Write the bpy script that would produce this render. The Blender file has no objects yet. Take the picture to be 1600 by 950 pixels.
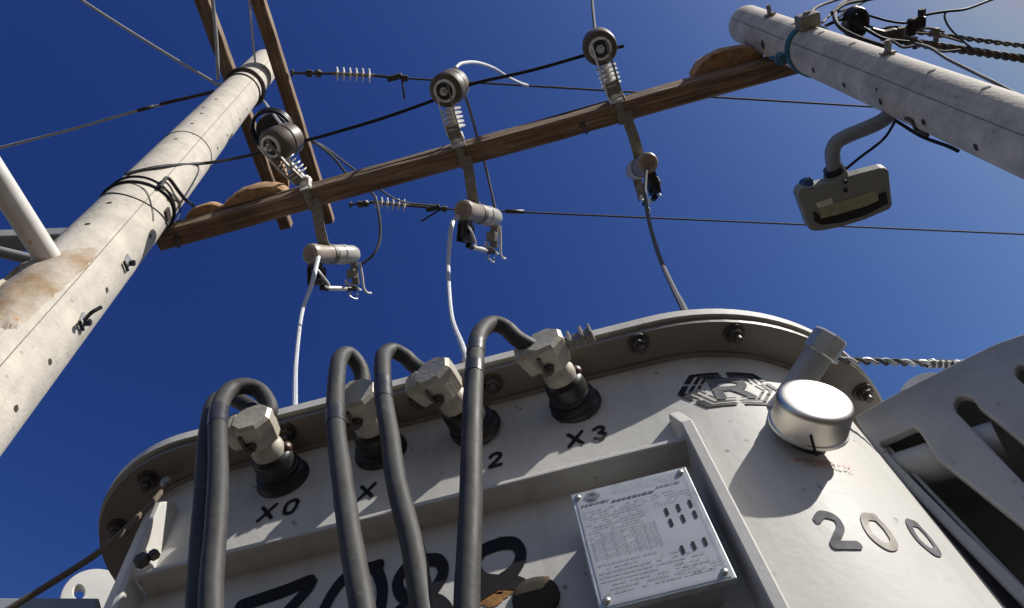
import bpy, bmesh, math, random
from mathutils import Vector, Matrix, noise
random.seed(7)
sc = bpy.context.scene
R_ = math.radians
# ------------------------------------------------------------------ camera
F = 1200.0
AX = Vector((0.96977113, -0.24372107, -0.01200001))   # world X in camera (right, down, forward)
AY = Vector((0.2191516, 0.8482724, 0.48208559))
AZ = Vector((-0.10731514, -0.47014251, 0.87604194))
cam_d = bpy.data.cameras.new('camera'); cam = bpy.data.objects.new('camera', cam_d)
sc.collection.objects.link(cam); sc.camera = cam
cam_d.sensor_width = 36; cam_d.lens = 36 * F / 1600; cam_d.clip_start = 0.01; cam_d.clip_end = 3000
cam.matrix_world = Matrix(((AX[0], -AX[1], -AX[2], 0), (AY[0], -AY[1], -AY[2], 0), (AZ[0], -AZ[1], -AZ[2], 0), (0, 0, 0, 1)))
# ------------------------------------------------------------------ light
SUN = Vector((2.75, -1.05, 2.66)).normalized()
el = math.asin(SUN.z); rot = math.atan2(SUN.x, SUN.y)
w = bpy.data.worlds.new('World'); sc.world = w; w.use_nodes = True
nt = w.node_tree; bg = nt.nodes['Background']
sky = nt.nodes.new('ShaderNodeTexSky'); sky.sky_type = 'NISHITA'; sky.sun_disc = False
sky.sun_elevation = el; sky.sun_rotation = rot
sky.altitude = 0; sky.air_density = 1.0; sky.dust_density = 1.0; sky.ozone_density = 6.0
# deepen the clear sky (polarised, saturated blue): a power curve per channel, levelled off towards the horizon
sep = nt.nodes.new('ShaderNodeSeparateColor'); com = nt.nodes.new('ShaderNodeCombineColor'); nt.links.new(sky.outputs[0], sep.inputs[0])
for ch, (g, k, top) in enumerate(((2.6, 68, .32), (2.4, 22.3, .34), (1.6, 3.6, .46))):
    src = sep.outputs[ch]
    for op, v in (('MULTIPLY', .075), ('POWER', g), ('MULTIPLY', k), ('MINIMUM', top), ('MULTIPLY', 10)):
        n_ = nt.nodes.new('ShaderNodeMath'); n_.operation = op; n_.inputs[1].default_value = v; nt.links.new(src, n_.inputs[0]); src = n_.outputs[0]
    nt.links.new(src, com.inputs[ch])
nt.links.new(com.outputs[0], bg.inputs[0]); bg.inputs[1].default_value = 0.080
sd = bpy.data.lights.new('sun', 'SUN'); sd.energy = 5.0; sd.angle = R_(0.5); sd.color = (1, .955, .88)
so = bpy.data.objects.new('sun', sd); sc.collection.objects.link(so)
so.rotation_euler = (-SUN).to_track_quat('-Z', 'Y').to_euler()
sc.view_settings.view_transform = 'Standard'; sc.view_settings.look = 'None'
sc.view_settings.exposure = 0.28; sc.view_settings.gamma = 1
sc.render.engine = 'CYCLES'
# ------------------------------------------------------------------ geometry helpers
def ray(px, py):
    c = Vector((px - 800, py - 475, F)); return Vector((AX.dot(c), AY.dot(c), AZ.dot(c)))
def at(px, py, axis, val):
    r = ray(px, py); return r * (val / r['xyz'.index(axis)])
def on_plane(px, py, p0, n):
    r = ray(px, py); return r * (p0.dot(n) / r.dot(n))
def frame(axis, hint=Vector((0, 1, 0))):
    z = axis.normalized(); x = hint.cross(z)
    if x.length < 1e-4: x = Vector((1, 0, 0)).cross(z)
    x.normalize(); y = z.cross(x); return Matrix((x, y, z)).transposed()
def smooth_path(pts, n=8):
    pts = [Vector(p) for p in pts]
    if len(pts) < 3: return pts
    P = [2 * pts[0] - pts[1]] + pts + [2 * pts[-1] - pts[-2]]; out = []
    for i in range(1, len(P) - 2):
        a, b, c, d = P[i - 1:i + 3]
        for k in range(n):
            t = k / n
            out.append(.5 * (2 * b + (c - a) * t + (2 * a - 5 * b + 4 * c - d) * t * t + (3 * b - a - 3 * c + d) * t ** 3))
    out.append(pts[-1]); return out
class MB:
    def __init__(s): s.v = []; s.f = []; s.sm = []
    def add(s, vs, fs, smooth=False, M=None):
        o = len(s.v); s.v += [(M @ Vector(v) if M else Vector(v)) for v in vs]
        s.f += [[i + o for i in f] for f in fs]; s.sm += [smooth] * len(fs); return s
    def box(s, c, size, M3=None, taper=1.0, bev=0.0):
        hx, hy, hz = [q / 2 for q in size]; c = Vector(c)
        if bev > 0:   # octagonal-edged box (bevel in all three directions)
            b = bev; vs = []; 
            bm = bmesh.new(); bmesh.ops.create_cube(bm, size=1)
            for v in bm.verts: v.co = Vector((v.co.x * 2 * hx, v.co.y * 2 * hy, v.co.z * 2 * hz))
            bmesh.ops.bevel(bm, geom=bm.edges[:], offset=b, segments=2, affect='EDGES', profile=.6)
            bm.verts.index_update()
            vs = [(M3 @ v.co if M3 else v.co.copy()) + c for v in bm.verts]
            fs = [[v.index for v in f.verts] for f in bm.faces]; bm.free()
            return s.add(vs, fs)
        vs = []
        for z in (-hz, hz):
            t = taper if z > 0 else 1
            for x, y in ((-hx, -hy), (hx, -hy), (hx, hy), (-hx, hy)):
                p = Vector((x * t, y * t, z)); vs.append((M3 @ p if M3 else p) + c)
        return s.add(vs, [[3, 2, 1, 0], [4, 5, 6, 7], [0, 1, 5, 4], [1, 2, 6, 5], [2, 3, 7, 6], [3, 0, 4, 7]])
    def tube(s, pts, r, n=10, caps=True, flat=None, twist=0):
        pts = [Vector(p) for p in pts]; m = len(pts); vs = []; 
        t = (pts[1] - pts[0]).normalized(); F3 = frame(t, Vector((.3, .2, 1))); x = F3.col[0].copy()
        for i, p in enumerate(pts):
            if i == 0: t = pts[1] - pts[0]
            elif i == m - 1: t = pts[-1] - pts[-2]
            else: t = (pts[i + 1] - pts[i]).normalized() + (pts[i] - pts[i - 1]).normalized()
            t.normalize(); x = (x - t * x.dot(t)).normalized(); y = t.cross(x)
            rr = r(i / (m - 1)) if callable(r) else r
            for k in range(n):
                a = 2 * math.pi * k / n + twist * i
                q = rr * (1 if not flat else flat(a))
                vs.append(p + (x * math.cos(a) + y * math.sin(a)) * q)
        fs = [[i * n + k, i * n + (k + 1) % n, (i + 1) * n + (k + 1) % n, (i + 1) * n + k] for i in range(m - 1) for k in range(n)]
        s.add(vs, fs, True)
        if caps:
            o = len(s.v) - len(vs)
            s.f += [[o + k for k in range(n)][::-1], [o + (m - 1) * n + k for k in range(n)]]; s.sm += [False, False]
        return s
    def lathe(s, prof, o=(0, 0, 0), axis=(0, 0, 1), n=24, smooth=True, M3=None, closed=False):
        M3 = M3 or frame(Vector(axis)); o = Vector(o); vs = []
        for z, r in prof:
            for k in range(n):
                a = 2 * math.pi * k / n; vs.append(M3 @ Vector((r * math.cos(a), r * math.sin(a), z)) + o)
        m = len(prof)
        fs = [[i * n + k, i * n + (k + 1) % n, (i + 1) * n + (k + 1) % n, (i + 1) * n + k] for i in range(m - 1) for k in range(n)]
        s.add(vs, fs, smooth); b = len(s.v) - len(vs)
        if closed:
            s.f += [[b + (m - 1) * n + k, b + (m - 1) * n + (k + 1) % n, b + (k + 1) % n, b + k] for k in range(n)]; s.sm += [smooth] * n
        else:
            s.f += [[b + k for k in range(n)][::-1], [b + (m - 1) * n + k for k in range(n)]]; s.sm += [False, False]
        return s
    def strip(s, pts, wdir, wid, th):       # flat bar swept along pts; wdir = width direction
        pts = [Vector(p) for p in pts]; m = len(pts); wdir = Vector(wdir).normalized(); vs = []
        for i, p in enumerate(pts):
            t = (pts[min(i + 1, m - 1)] - pts[max(i - 1, 0)]).normalized()
            ww = (wdir - t * wdir.dot(t)).normalized(); nn = t.cross(ww)
            for a, b in ((-1, -1), (1, -1), (1, 1), (-1, 1)): vs.append(p + ww * a * wid / 2 + nn * b * th / 2)
        fs = [[i * 4 + k, i * 4 + (k + 1) % 4, i * 4 + 4 + (k + 1) % 4, i * 4 + 4 + k] for i in range(m - 1) for k in range(4)]
        fs += [[3, 2, 1, 0], [m * 4 - 4, m * 4 - 3, m * 4 - 2, m * 4 - 1]]
        return s.add(vs, fs)
    def hexnut(s, o, axis, r, h, n=6): return s.lathe([(0, r), (h * .85, r), (h, r * .9)], o, axis, n, smooth=False)
    def build(s, name, m, parent=None, local=False, origin=None, autosmooth=True):
        me = bpy.data.meshes.new(name)
        off = Vector(origin) if origin is not None else Vector((0, 0, 0))
        me.from_pydata([v - off for v in s.v], [], s.f); me.polygons.foreach_set('use_smooth', s.sm)
        bm = bmesh.new(); bm.from_mesh(me); bmesh.ops.recalc_face_normals(bm, faces=bm.faces[:])
        for e in bm.edges:
            if len(e.link_faces) == 2 and e.calc_face_angle(0) > R_(42): e.smooth = False
        bm.to_mesh(me); bm.free()
        me.materials.append(m); o = bpy.data.objects.new(name, me); sc.collection.objects.link(o)
        if origin is not None: o.location = off
        if parent is not None:
            o.parent = parent
            if not local: o.matrix_parent_inverse = root_mat(parent).inverted()
        return o
ROOT = {}
def root_mat(o):
    m = ROOT.get(o.name, Matrix.Identity(4)); return m
def empty(name, loc=(0, 0, 0), M=None):
    o = bpy.data.objects.new(name, None); sc.collection.objects.link(o); o.empty_display_size = .1
    mw = M if M is not None else Matrix.Translation(Vector(loc)); o.matrix_world = mw; ROOT[o.name] = mw; return o
def tag(o, label=None, cat=None, group=None, kind=None):
    if label: o['label'] = label
    if cat: o['category'] = cat
    if group: o['group'] = group
    if kind: o['kind'] = kind
    return o
def kids(o): return [c for c in sc.collection.objects if c.parent == o]
def copy_tree(o, parent=None):
    c = o.copy(); sc.collection.objects.link(c)
    if parent is not None: c.parent = parent
    for ch in kids(o):
        if ch is not c: copy_tree(ch, c)
    return c
# ------------------------------------------------------------------ materials
def mat(name, col, rough=.5, metal=0., var=.12, scale=14., bump=.0, bscale=60., spots=0., spotcol=(.05, .045, .04), spotscale=45.,
        col2=None, stretch=(1, 1, 1), coat=0., rvar=.1, spec=.5, runs=0.):
    m = bpy.data.materials.new(name); m.use_nodes = True; t = m.node_tree; N = t.nodes; L = t.links
    b = N['Principled BSDF']; tc = N.new('ShaderNodeTexCoord'); mp = N.new('ShaderNodeMapping'); mp.inputs['Scale'].default_value = stretch
    L.new(tc.outputs['Object'], mp.inputs[0])
    n1 = N.new('ShaderNodeTexNoise'); n1.inputs['Scale'].default_value = scale; n1.inputs['Detail'].default_value = 8; n1.inputs['Roughness'].default_value = .62
    L.new(mp.outputs[0], n1.inputs[0])
    cr = N.new('ShaderNodeValToRGB'); cr.color_ramp.elements[0].position = .3; cr.color_ramp.elements[1].position = .72
    lo = [c * (1 - var) for c in col]; hi = list(col2) if col2 else [min(1, c * (1 + var)) for c in col]
    cr.color_ramp.elements[0].color = (*lo, 1); cr.color_ramp.elements[1].color = (*hi, 1)
    L.new(n1.outputs[0], cr.inputs[0]); out = cr.outputs[0]
    def mixin(fac, c2, prev):
        mx = N.new('ShaderNodeMixRGB'); L.new(fac, mx.inputs[0]); L.new(prev, mx.inputs[1]); mx.inputs[2].default_value = (*c2, 1); return mx.outputs[0]
    def ramp(src, p0, p1, v0=0., v1=1.):
        mr = N.new('ShaderNodeMapRange'); mr.inputs[1].default_value = p0; mr.inputs[2].default_value = p1; mr.inputs[3].default_value = v0; mr.inputs[4].default_value = v1
        L.new(src, mr.inputs[0]); return mr.outputs[0]
    if spots > 0:
        vo = N.new('ShaderNodeTexVoronoi'); vo.inputs['Scale'].default_value = spotscale; L.new(mp.outputs[0], vo.inputs[0])
        vo.inputs['Randomness'].default_value = 1
        n2 = N.new('ShaderNodeTexNoise'); n2.inputs['Scale'].default_value = spotscale * .45; n2.inputs['Detail'].default_value = 3; L.new(mp.outputs[0], n2.inputs[0])
        ml = N.new('ShaderNodeMath'); ml.operation = 'MULTIPLY'
        L.new(ramp(vo.outputs['Distance'], .22, .08), ml.inputs[0]); L.new(ramp(n2.outputs[0], .52, .66, 0, spots), ml.inputs[1])
        out = mixin(ml.outputs[0], spotcol, out)
        n3 = N.new('ShaderNodeTexNoise'); n3.inputs['Scale'].default_value = spotscale * .12; n3.inputs['Detail'].default_value = 9; n3.inputs['Roughness'].default_value = .75
        L.new(mp.outputs[0], n3.inputs[0]); out = mixin(ramp(n3.outputs[0], .55, .8, 0, spots * .35), spotcol, out)
    if runs > 0:
        mp2 = N.new('ShaderNodeMapping'); mp2.inputs['Scale'].default_value = (30, 30, 1.6); L.new(tc.outputs['Object'], mp2.inputs[0])
        n4 = N.new('ShaderNodeTexNoise'); n4.inputs['Scale'].default_value = 1; n4.inputs['Detail'].default_value = 5; L.new(mp2.outputs[0], n4.inputs[0])
        out = mixin(ramp(n4.outputs[0], .55, .78, 0, runs), spotcol, out)
    L.new(out, b.inputs['Base Color'])
    L.new(ramp(n1.outputs[0], .2, .8, max(0.03, rough - rvar), min(1, rough + rvar)), b.inputs['Roughness'])
    b.inputs['Metallic'].default_value = metal; b.inputs['Coat Weight'].default_value = coat; b.inputs['Specular IOR Level'].default_value = spec
    if bump > 0:
        nb = N.new('ShaderNodeTexNoise'); nb.inputs['Scale'].default_value = bscale; nb.inputs['Detail'].default_value = 6; L.new(mp.outputs[0], nb.inputs[0])
        bp = N.new('ShaderNodeBump'); bp.inputs['Strength'].default_value = bump; bp.inputs['Distance'].default_value = .004
        L.new(nb.outputs[0], bp.inputs['Height']); L.new(bp.outputs[0], b.inputs['Normal'])
    return m
M_paint = mat('grey_enamel', (.535, .525, .495), .58, spec=.22, var=.07, scale=6, spots=1.0, spotscale=48, spotcol=(.22, .20, .175), bump=.12, bscale=70, rvar=.09, runs=.30)
M_paint2 = mat('grey_enamel_worn', (.36, .365, .37), .45, var=.2, scale=9, spots=.8, spotscale=48, spotcol=(.2, .19, .17), bump=.1, bscale=80)
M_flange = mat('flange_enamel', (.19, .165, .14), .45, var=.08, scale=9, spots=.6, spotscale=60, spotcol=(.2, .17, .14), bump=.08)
M_gasket = mat('gasket', (.035, .02, .014), .8, var=.3)
M_black = mat('black_paint', (.012, .012, .014), .6, var=.3, spec=.25)
M_greyink = mat('grey_worn_paint', (.15, .15, .16), .8, var=.45, scale=50, rvar=.08, spec=.08)
M_gloss = mat('gloss_paint_sun_glint', (.46, .42, .35), .14, var=.3, scale=30, coat=.8, rvar=.05)
M_redink = mat('faded_red_print', (.42, .13, .1), .5, var=.3, scale=80)
M_cable = mat('cable_sheath', (.052, .051, .050), .60, spec=.28, var=.35, scale=18, bump=.12, bscale=120, spots=.4, spotcol=(.2, .19, .17), spotscale=70)
M_tape = mat('black_tape', (.03, .03, .034), .4, var=.3, scale=60, bump=.2)
M_rubber = mat('bushing_black', (.012, .011, .011), .42, var=.3, bump=.05)
M_cream = mat('aluminium_cast', (.43, .40, .335), .5, metal=.15, var=.2, scale=35, bump=.15, bscale=150, spots=.5, spotcol=(.3, .24, .16))
M_copper = mat('oxide_red', (.09, .035, .03), .5, var=.3, scale=60)
M_bolt = mat('dark_bolt', (.085, .075, .065), .5, metal=.5, var=.3, scale=70, spots=.4, spotcol=(.15, .07, .03))
M_galv = mat('galvanised_steel', (.50, .51, .51), .45, metal=.55, var=.2, scale=45, bump=.06, spots=.35, spotcol=(.22, .2, .18))
M_galvd = mat('weathered_galvanised', (.24, .22, .19), .6, metal=.3, var=.3, scale=40, bump=.15, spots=.6, spotcol=(.16, .08, .04))
M_whitem = mat('white_zinc', (.72, .73, .74), .5, var=.1, scale=40)
M_chrome = mat('brushed_silver', (.60, .57, .52), .36, metal=1, var=.08, scale=20, rvar=.06, bump=.02, bscale=200)
M_plate = mat('nameplate_aluminium', (.44, .45, .475), .38, metal=.25, var=.05, scale=30, rvar=.08)
M_print = mat('nameplate_print', (.10, .11, .14), .5, var=.1)
M_printl = mat('nameplate_print_faded', (.29, .30, .335), .5, var=.25, scale=300)
M_conc = mat('pole_concrete', (.52, .485, .42), .85, var=.2, scale=9, bump=.5, bscale=60, spots=1.0, spotcol=(.25, .20, .155), spotscale=24, runs=.3)
M_conc2 = mat('pole_concrete_aged', (.52, .475, .415), .85, var=.28, scale=10, bump=.5, bscale=70, spots=.75, spotcol=(.20, .155, .12), spotscale=28, runs=.3)
M_seam = mat('seam_dirt', (.22, .19, .16), .9, var=.3, scale=60)
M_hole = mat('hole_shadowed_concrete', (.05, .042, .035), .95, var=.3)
M_plaster = mat('rust_stained_plaster', (.38, .24, .11), .9, col2=(.54, .51, .46), var=.3, scale=7, bump=.5, bscale=40, spots=1.0, spotcol=(.40, .19, .05), spotscale=22)
def wood(name, a, b, c):
    m = bpy.data.materials.new(name); m.use_nodes = True; t = m.node_tree; N = t.nodes; L = t.links; bs = N['Principled BSDF']
    tc = N.new('ShaderNodeTexCoord'); mp = N.new('ShaderNodeMapping'); mp.inputs['Scale'].default_value = (1.1, 26, 26); L.new(tc.outputs['Object'], mp.inputs[0])
    n = N.new('ShaderNodeTexNoise'); n.inputs['Scale'].default_value = 2.2; n.inputs['Detail'].default_value = 10; n.inputs['Roughness'].default_value = .68; n.inputs['Distortion'].default_value = .6
    L.new(mp.outputs[0], n.inputs[0]); cr = N.new('ShaderNodeValToRGB'); e = cr.color_ramp.elements
    e[0].position = .34; e[0].color = (*a, 1); e[1].position = .68; e[1].color = (*c, 1); q = e.new(.5); q.color = (*b, 1)
    L.new(n.outputs[0], cr.inputs[0])
    n2 = N.new('ShaderNodeTexNoise'); n2.inputs['Scale'].default_value = 3.5; n2.inputs['Detail'].default_value = 4; L.new(tc.outputs['Object'], n2.inputs[0])
    mr = N.new('ShaderNodeMapRange'); mr.inputs[1].default_value = .4; mr.inputs[2].default_value = .66; mr.inputs[3].default_value = 0; mr.inputs[4].default_value = .6; L.new(n2.outputs[0], mr.inputs[0])
    mx = N.new('ShaderNodeMixRGB'); L.new(mr.outputs[0], mx.inputs[0]); L.new(cr.outputs[0], mx.inputs[1]); mx.inputs[2].default_value = (*a, 1)
    L.new(mx.outputs[0], bs.inputs['Base Color']); bs.inputs['Roughness'].default_value = .85
    bp = N.new('ShaderNodeBump'); bp.inputs['Strength'].default_value = .8; bp.inputs['Distance'].default_value = .006; L.new(n.outputs[0], bp.inputs['Height']); L.new(bp.outputs[0], bs.inputs['Normal'])
    return m
M_wood = wood('weathered_timber', (.07, .045, .028), (.215, .138, .083), (.42, .32, .22))
M_wood2 = wood('grey_timber', (.08, .05, .03), (.22, .145, .088), (.44, .35, .25))
M_mud = mat('dried_mud', (.33, .17, .08), .95, col2=(.56, .36, .20), var=.35, scale=22, bump=.9, bscale=40, spots=.8, spotcol=(.2, .1, .05), spotscale=30)
M_porc = mat('porcelain_grey', (.52, .50, .46), .25, var=.08, scale=20, coat=.3, spots=.3, spotcol=(.3, .24, .18))
M_porcm = mat('porcelain_strap_shade', (.33, .28, .23), .35, var=.2, scale=18, spots=.5, spotcol=(.15, .1, .07))  # browner porcelain for the lower barrel: the strap's shadow put into its colour
M_porcb = mat('porcelain_brown', (.24, .17, .12), .3, var=.2, scale=15, coat=.25, spots=.3, spotcol=(.1, .07, .05))
M_white = mat('white_porcelain', (.78, .77, .74), .3, var=.06, scale=20)
M_brown = mat('arrester_brown', (.105, .082, .056), .5, var=.25, scale=12, spots=.4, spotcol=(.07, .05, .035), bump=.05)
M_brown2 = mat('arrester_grey', (.19, .175, .155), .5, var=.2, scale=12, bump=.05)
M_dark = mat('black_iron', (.022, .022, .024), .45, metal=.3, var=.3)
M_wirew = mat('pale_wire', (.48, .50, .52), .5, metal=.2, var=.18, scale=60)
M_wiregr = mat('grey_wire', (.10, .10, .105), .75, metal=0, spec=.2, var=.25, scale=60)
M_wireb = mat('black_wire', (.015, .015, .02), .65, spec=.25, var=.3, scale=40)
M_wirebr = mat('brown_wire', (.13, .105, .08), .8, spec=.2, var=.25, scale=40)
M_blue = mat('teal_strap', (.03, .12, .16), .55, var=.2, scale=40)
M_bluec = mat('blue_photocell', (.01, .05, .16), .2, var=.1, coat=.5)
M_lampgrey = mat('lamp_grey_paint', (.20, .22, .25), .5, var=.1, scale=20)
M_lampbody = mat('lamp_body_paint', (.24, .25, .24), .5, var=.1, scale=18, spots=.4, spotcol=(.25, .23, .18))
M_lampglass = mat('lamp_lens', (.36, .34, .22), .25, var=.15, scale=25, coat=.4)
M_label = mat('lamp_label', (.62, .60, .52), .6, var=.1)
M_rust = mat('rust', (.14, .06, .02), .9, col2=(.40, .20, .06), var=.5, scale=60, bump=.5)
M_dirt = mat('brown_dirt', (.035, .028, .02), .9, var=.4, scale=60)
M_ground = mat('dry_earth', (.032, .023, .016), .95, var=.25, scale=.7, bump=.3, bscale=6)
# ------------------------------------------------------------------ ground
gb = MB(); gb.add([(-900, -900, -3), (900, -900, -3), (900, 900, -3), (-900, 900, -3)], [[0, 1, 2, 3]])
tag(gb.build('ground', M_ground), kind='structure')
# ------------------------------------------------------------------ transformer plan outline
LC = (-.56, .877, .231); RC = (.182, 1.048, .402); YF = .646; YB = 1.45
def outline(off, n=26):
    """closed plan outline of the lid moved inwards by off; starts at the front-left tangent point"""
    P = []
    xs0, xs1 = LC[0], RC[0]
    m = 14
    for i in range(m): P.append((xs0 + (xs1 - xs0) * i / m, YF + off))
    for i in range(n):
        a = -math.pi / 2 + math.pi / 2 * i / n; P.append((RC[0] + (RC[2] - off) * math.cos(a), RC[1] + (RC[2] - off) * math.sin(a)))
    for i in range(n):
        a = math.pi / 2 * i / n; P.append((RC[0] + (RC[2] - off) * math.cos(a), RC[1] + (RC[2] - off) * math.sin(a)))
    for i in range(m): P.append((xs1 + (xs0 - xs1) * i / m, YB - off))
    c2 = YB - LC[2]
    for i in range(n):
        a = math.pi / 2 + math.pi / 2 * i / n; P.append((LC[0] + (LC[2] - off) * math.cos(a), c2 + (LC[2] - off) * math.sin(a)))
    for i in range(n + 1):
        if i == 0: pass
        a = math.pi + math.pi / 2 * i / n
        if i < n: P.append((LC[0] + (LC[2] - off) * math.cos(a), LC[1] + (LC[2] - off) * math.sin(a)))
    return P
WO = .066                                   # wall inset from lid
WR = RC[2] - WO
def wall(s, z, d=0.0):
    """point on the front wall; s = x on the flat part, arc length beyond RC[0]; d = distance proud"""
    if s <= RC[0] and s >= LC[0]: return Vector((s, YF + WO - d, z))
    if s > RC[0]:
        a = -math.pi / 2 + (s - RC[0]) / WR; return Vector((RC[0] + (WR + d) * math.cos(a), RC[1] + (WR + d) * math.sin(a), z))
    r = LC[2] - WO; a = -math.pi / 2 - (LC[0] - s) / r; return Vector((LC[0] + (r + d) * math.cos(a), LC[1] + (r + d) * math.sin(a), z))
def wall_n(s): return (wall(s, 0, 1) - wall(s, 0, 0)).normalized()
def wall_hit(px, py, d=0.0):
    r = ray(px, py); p = r * ((YF + WO - d) / r.y)
    if p.x <= RC[0]: return p.x, p.z
    # circle
    R = WR + d; a = r.x ** 2 + r.y ** 2; b = -2 * (r.x * RC[0] + r.y * RC[1]); c = RC[0] ** 2 + RC[1] ** 2 - R * R
    D = b * b - 4 * a * c; t = (-b - math.sqrt(max(D, 0))) / (2 * a); q = r * t
    an = math.atan2(q.y - RC[1], q.x - RC[0]); return RC[0] + (an + math.pi / 2) * WR, q.z
def slab(P0, z0, z1, P1=None):
    mb = MB(); n = len(P0); P1 = P1 or P0
    mb.add([(x, y, z0) for x, y in P0] + [(x, y, z1) for x, y in P1], [[i, (i + 1) % n, n + (i + 1) % n, n + i] for i in range(n)], True)
    mb.f += [list(range(n))[::-1], [n + i for i in range(n)]]; mb.sm += [False, False]; return mb
T = empty('transformer', (-.1, 1.05, -.3))
tag(T, 'large grey oil-filled distribution transformer with oval bolted lid, numbered 3088, filling the bottom', 'transformer')
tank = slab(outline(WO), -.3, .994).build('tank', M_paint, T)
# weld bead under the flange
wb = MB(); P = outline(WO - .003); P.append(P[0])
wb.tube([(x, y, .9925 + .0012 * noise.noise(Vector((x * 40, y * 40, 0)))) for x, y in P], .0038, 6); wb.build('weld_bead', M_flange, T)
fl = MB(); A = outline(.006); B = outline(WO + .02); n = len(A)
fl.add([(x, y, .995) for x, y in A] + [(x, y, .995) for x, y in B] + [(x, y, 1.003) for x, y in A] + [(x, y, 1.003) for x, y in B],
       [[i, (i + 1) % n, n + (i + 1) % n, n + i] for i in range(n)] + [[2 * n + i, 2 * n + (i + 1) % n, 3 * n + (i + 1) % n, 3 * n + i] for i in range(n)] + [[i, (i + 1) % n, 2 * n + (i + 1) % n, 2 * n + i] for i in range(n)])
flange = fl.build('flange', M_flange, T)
slab(outline(.010), 1.0032, 1.0098).build('gasket', M_gasket, T)
lid = slab(outline(0), 1.010, 1.0265)
lidm = slab(outline(0), 1.010, 1.0265); lt = slab(outline(0), 1.0265, 1.0285, outline(.003)); lidm.v += []
lidm.build('lid', M_paint, T); lt.build('lid_edge', M_paint, T)
# flange bolts (placed along the flange; nut + bolt end seen from below)
bolt_px = [(1150, 525), (1000, 540), (770, 603), (655, 628), (545, 652), (445, 680), (230, 755), (182, 830), (1352, 617)]
pb = None
for i, (px, py) in enumerate(bolt_px):
    c = at(px, py, 'z', .985)
    if pb is None:
        b = MB(); b.lathe([(0, .017), (.0035, .017)], (0, 0, -.0035), n=20); b.hexnut((0, 0, -.0035), (0, 0, -1), .0125, .011); b.lathe([(0, .0068), (.01, .0065), (.011, .005)], (0, 0, -.0145), (0, 0, -1), 12)
        pb = b.build('flange_bolt', M_bolt, T, local=True); o = pb
    else: o = pb.copy(); sc.collection.objects.link(o)
    o.matrix_parent_inverse = root_mat(T).inverted(); o.location = (c.x, c.y, .9948); o.rotation_euler = (0, 0, random.random() * 3)
# high-voltage bushings on the lid (mostly hidden behind the rim)
hv_top = [at(461, 634, 'z', 1.40), at(724, 545, 'z', 1.40), at(1069, 484, 'z', 1.40)]
for p in hv_top: p.y += .0
hvb = None
for p in hv_top:
    if hvb is None:
        b = MB(); pr = [(0, .06), (.02, .06), (.022, .04)]
        for k in range(5): z = .04 + k * .045; pr += [(z, .032), (z + .012, .055), (z + .018, .055), (z + .022, .032)]
        pr += [(.27, .03), (.275, .022), (.33, .02)]
        b.lathe(pr); hvb = b.build('high_voltage_bushing', M_porcb, T, local=True); o = hvb
    else: o = hvb.copy(); sc.collection.objects.link(o)
    o.matrix_parent_inverse = root_mat(T).inverted(); o.location = (p.x, p.y + .02, 1.0286); o.rotation_euler = (0, 0, 0)
# ---------------- low-voltage bushings
bush_px = [(443, 748), (596, 706), (744, 672), (899, 634)]
clamp_px = [(402, 672), (565, 632), (688, 598), (858, 553)]
bush0 = None
AXB = Vector((-.05, -1, .28)).normalized()
MBU = frame(AXB, Vector((1, 0, 0)))
def bushing(name='low_voltage_bushing'):
    b = MB(); b.lathe([(-.004, .041), (.004, .041), (.008, .038), (.011, .036), (.012, .036), (.019, .036), (.020, .0325), (.028, .0325), (.029, .031), (.050, .030), (.056, .028), (.060, .022)], M3=Matrix.Identity(3), n=32)
    o = b.build(name, M_rubber, T, local=True)
    b = MB(); b.lathe([(.056, .0235), (.066, .0245), (.074, .024), (.080, .021), (.088, .019), (.096, .019)], M3=Matrix.Identity(3), n=24)
    b.build('collar', M_cream, o, local=True)
    b = MB(); b.lathe([(-.006, .010), (.003, .010), (.008, .0075), (.010, .003)], (.022, .006, .056), (.8, -.1, .6), 16); b.build('gasket_nub', M_copper, o, local=True)
    b = MB()
    b.lathe([(.086, .021), (.092, .029), (.120, .0315), (.134, .0315), (.140, .027)], M3=Matrix.Rotation(.39, 3, 'Z'), n=8, smooth=False)
    b.box((-.030, .002, .116), (.026, .044, .046), Matrix.Rotation(-.25, 3, 'Y'), bev=.009)
    cl = b.build('clamp', M_cream, o, local=True)
    b = MB(); b.box((-.014, -.026, .110), (.005, .014, .034)); b.build('clamp_slot', M_bolt, o, local=True)
    b = MB(); b.hexnut((-.006, -.027, .104), (-.2, -1, -.2), .0085, .008); b.lathe([(0, .0042), (.013, .0042)], (-.006, -.029, .104), (-.2, -1, -.2), 10); b.build('clamp_bolt', M_bolt, o, local=True)
    return o
CL = []
for i in range(4):
    s, z = wall_hit(*bush_px[i]); base = wall(s, z, 0)
    if bush0 is None: bush0 = bushing(); o = bush0
    else: o = copy_tree(bush0)
    # aim the bushing axis so that the clamp falls where the photograph has it
    tgt = at(clamp_px[i][0], clamp_px[i][1], 'y', base.y - .098)
    ax = (tgt - base).normalized(); M3 = frame(ax, Vector((0, 0, 1))) 
    M3 = Matrix((M3.col[0], M3.col[1], M3.col[2])).transposed()
    Mw = Matrix.Translation(base) @ M3.to_4x4() @ Matrix.Diagonal((1, 1, (tgt - base).length / .110, 1))
    o.matrix_parent_inverse = root_mat(T).inverted(); o.matrix_basis = Mw
    if i == 3:
        bt_ = MB(); bt_.box((.046, .004, .112), (.040, .022, .010), bev=.002); bt_.box((.036, .004, .112), (.005, .030, .024), bev=.001); bt_.box((.055, .004, .112), (.005, .030, .024), bev=.001); bt_.box((.068, .004, .112), (.004, .026, .022), bev=.001)
        bt_.build('terminal_tab', M_galvd, o, local=True)
    CL.append((tgt, ax, M3))
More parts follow.
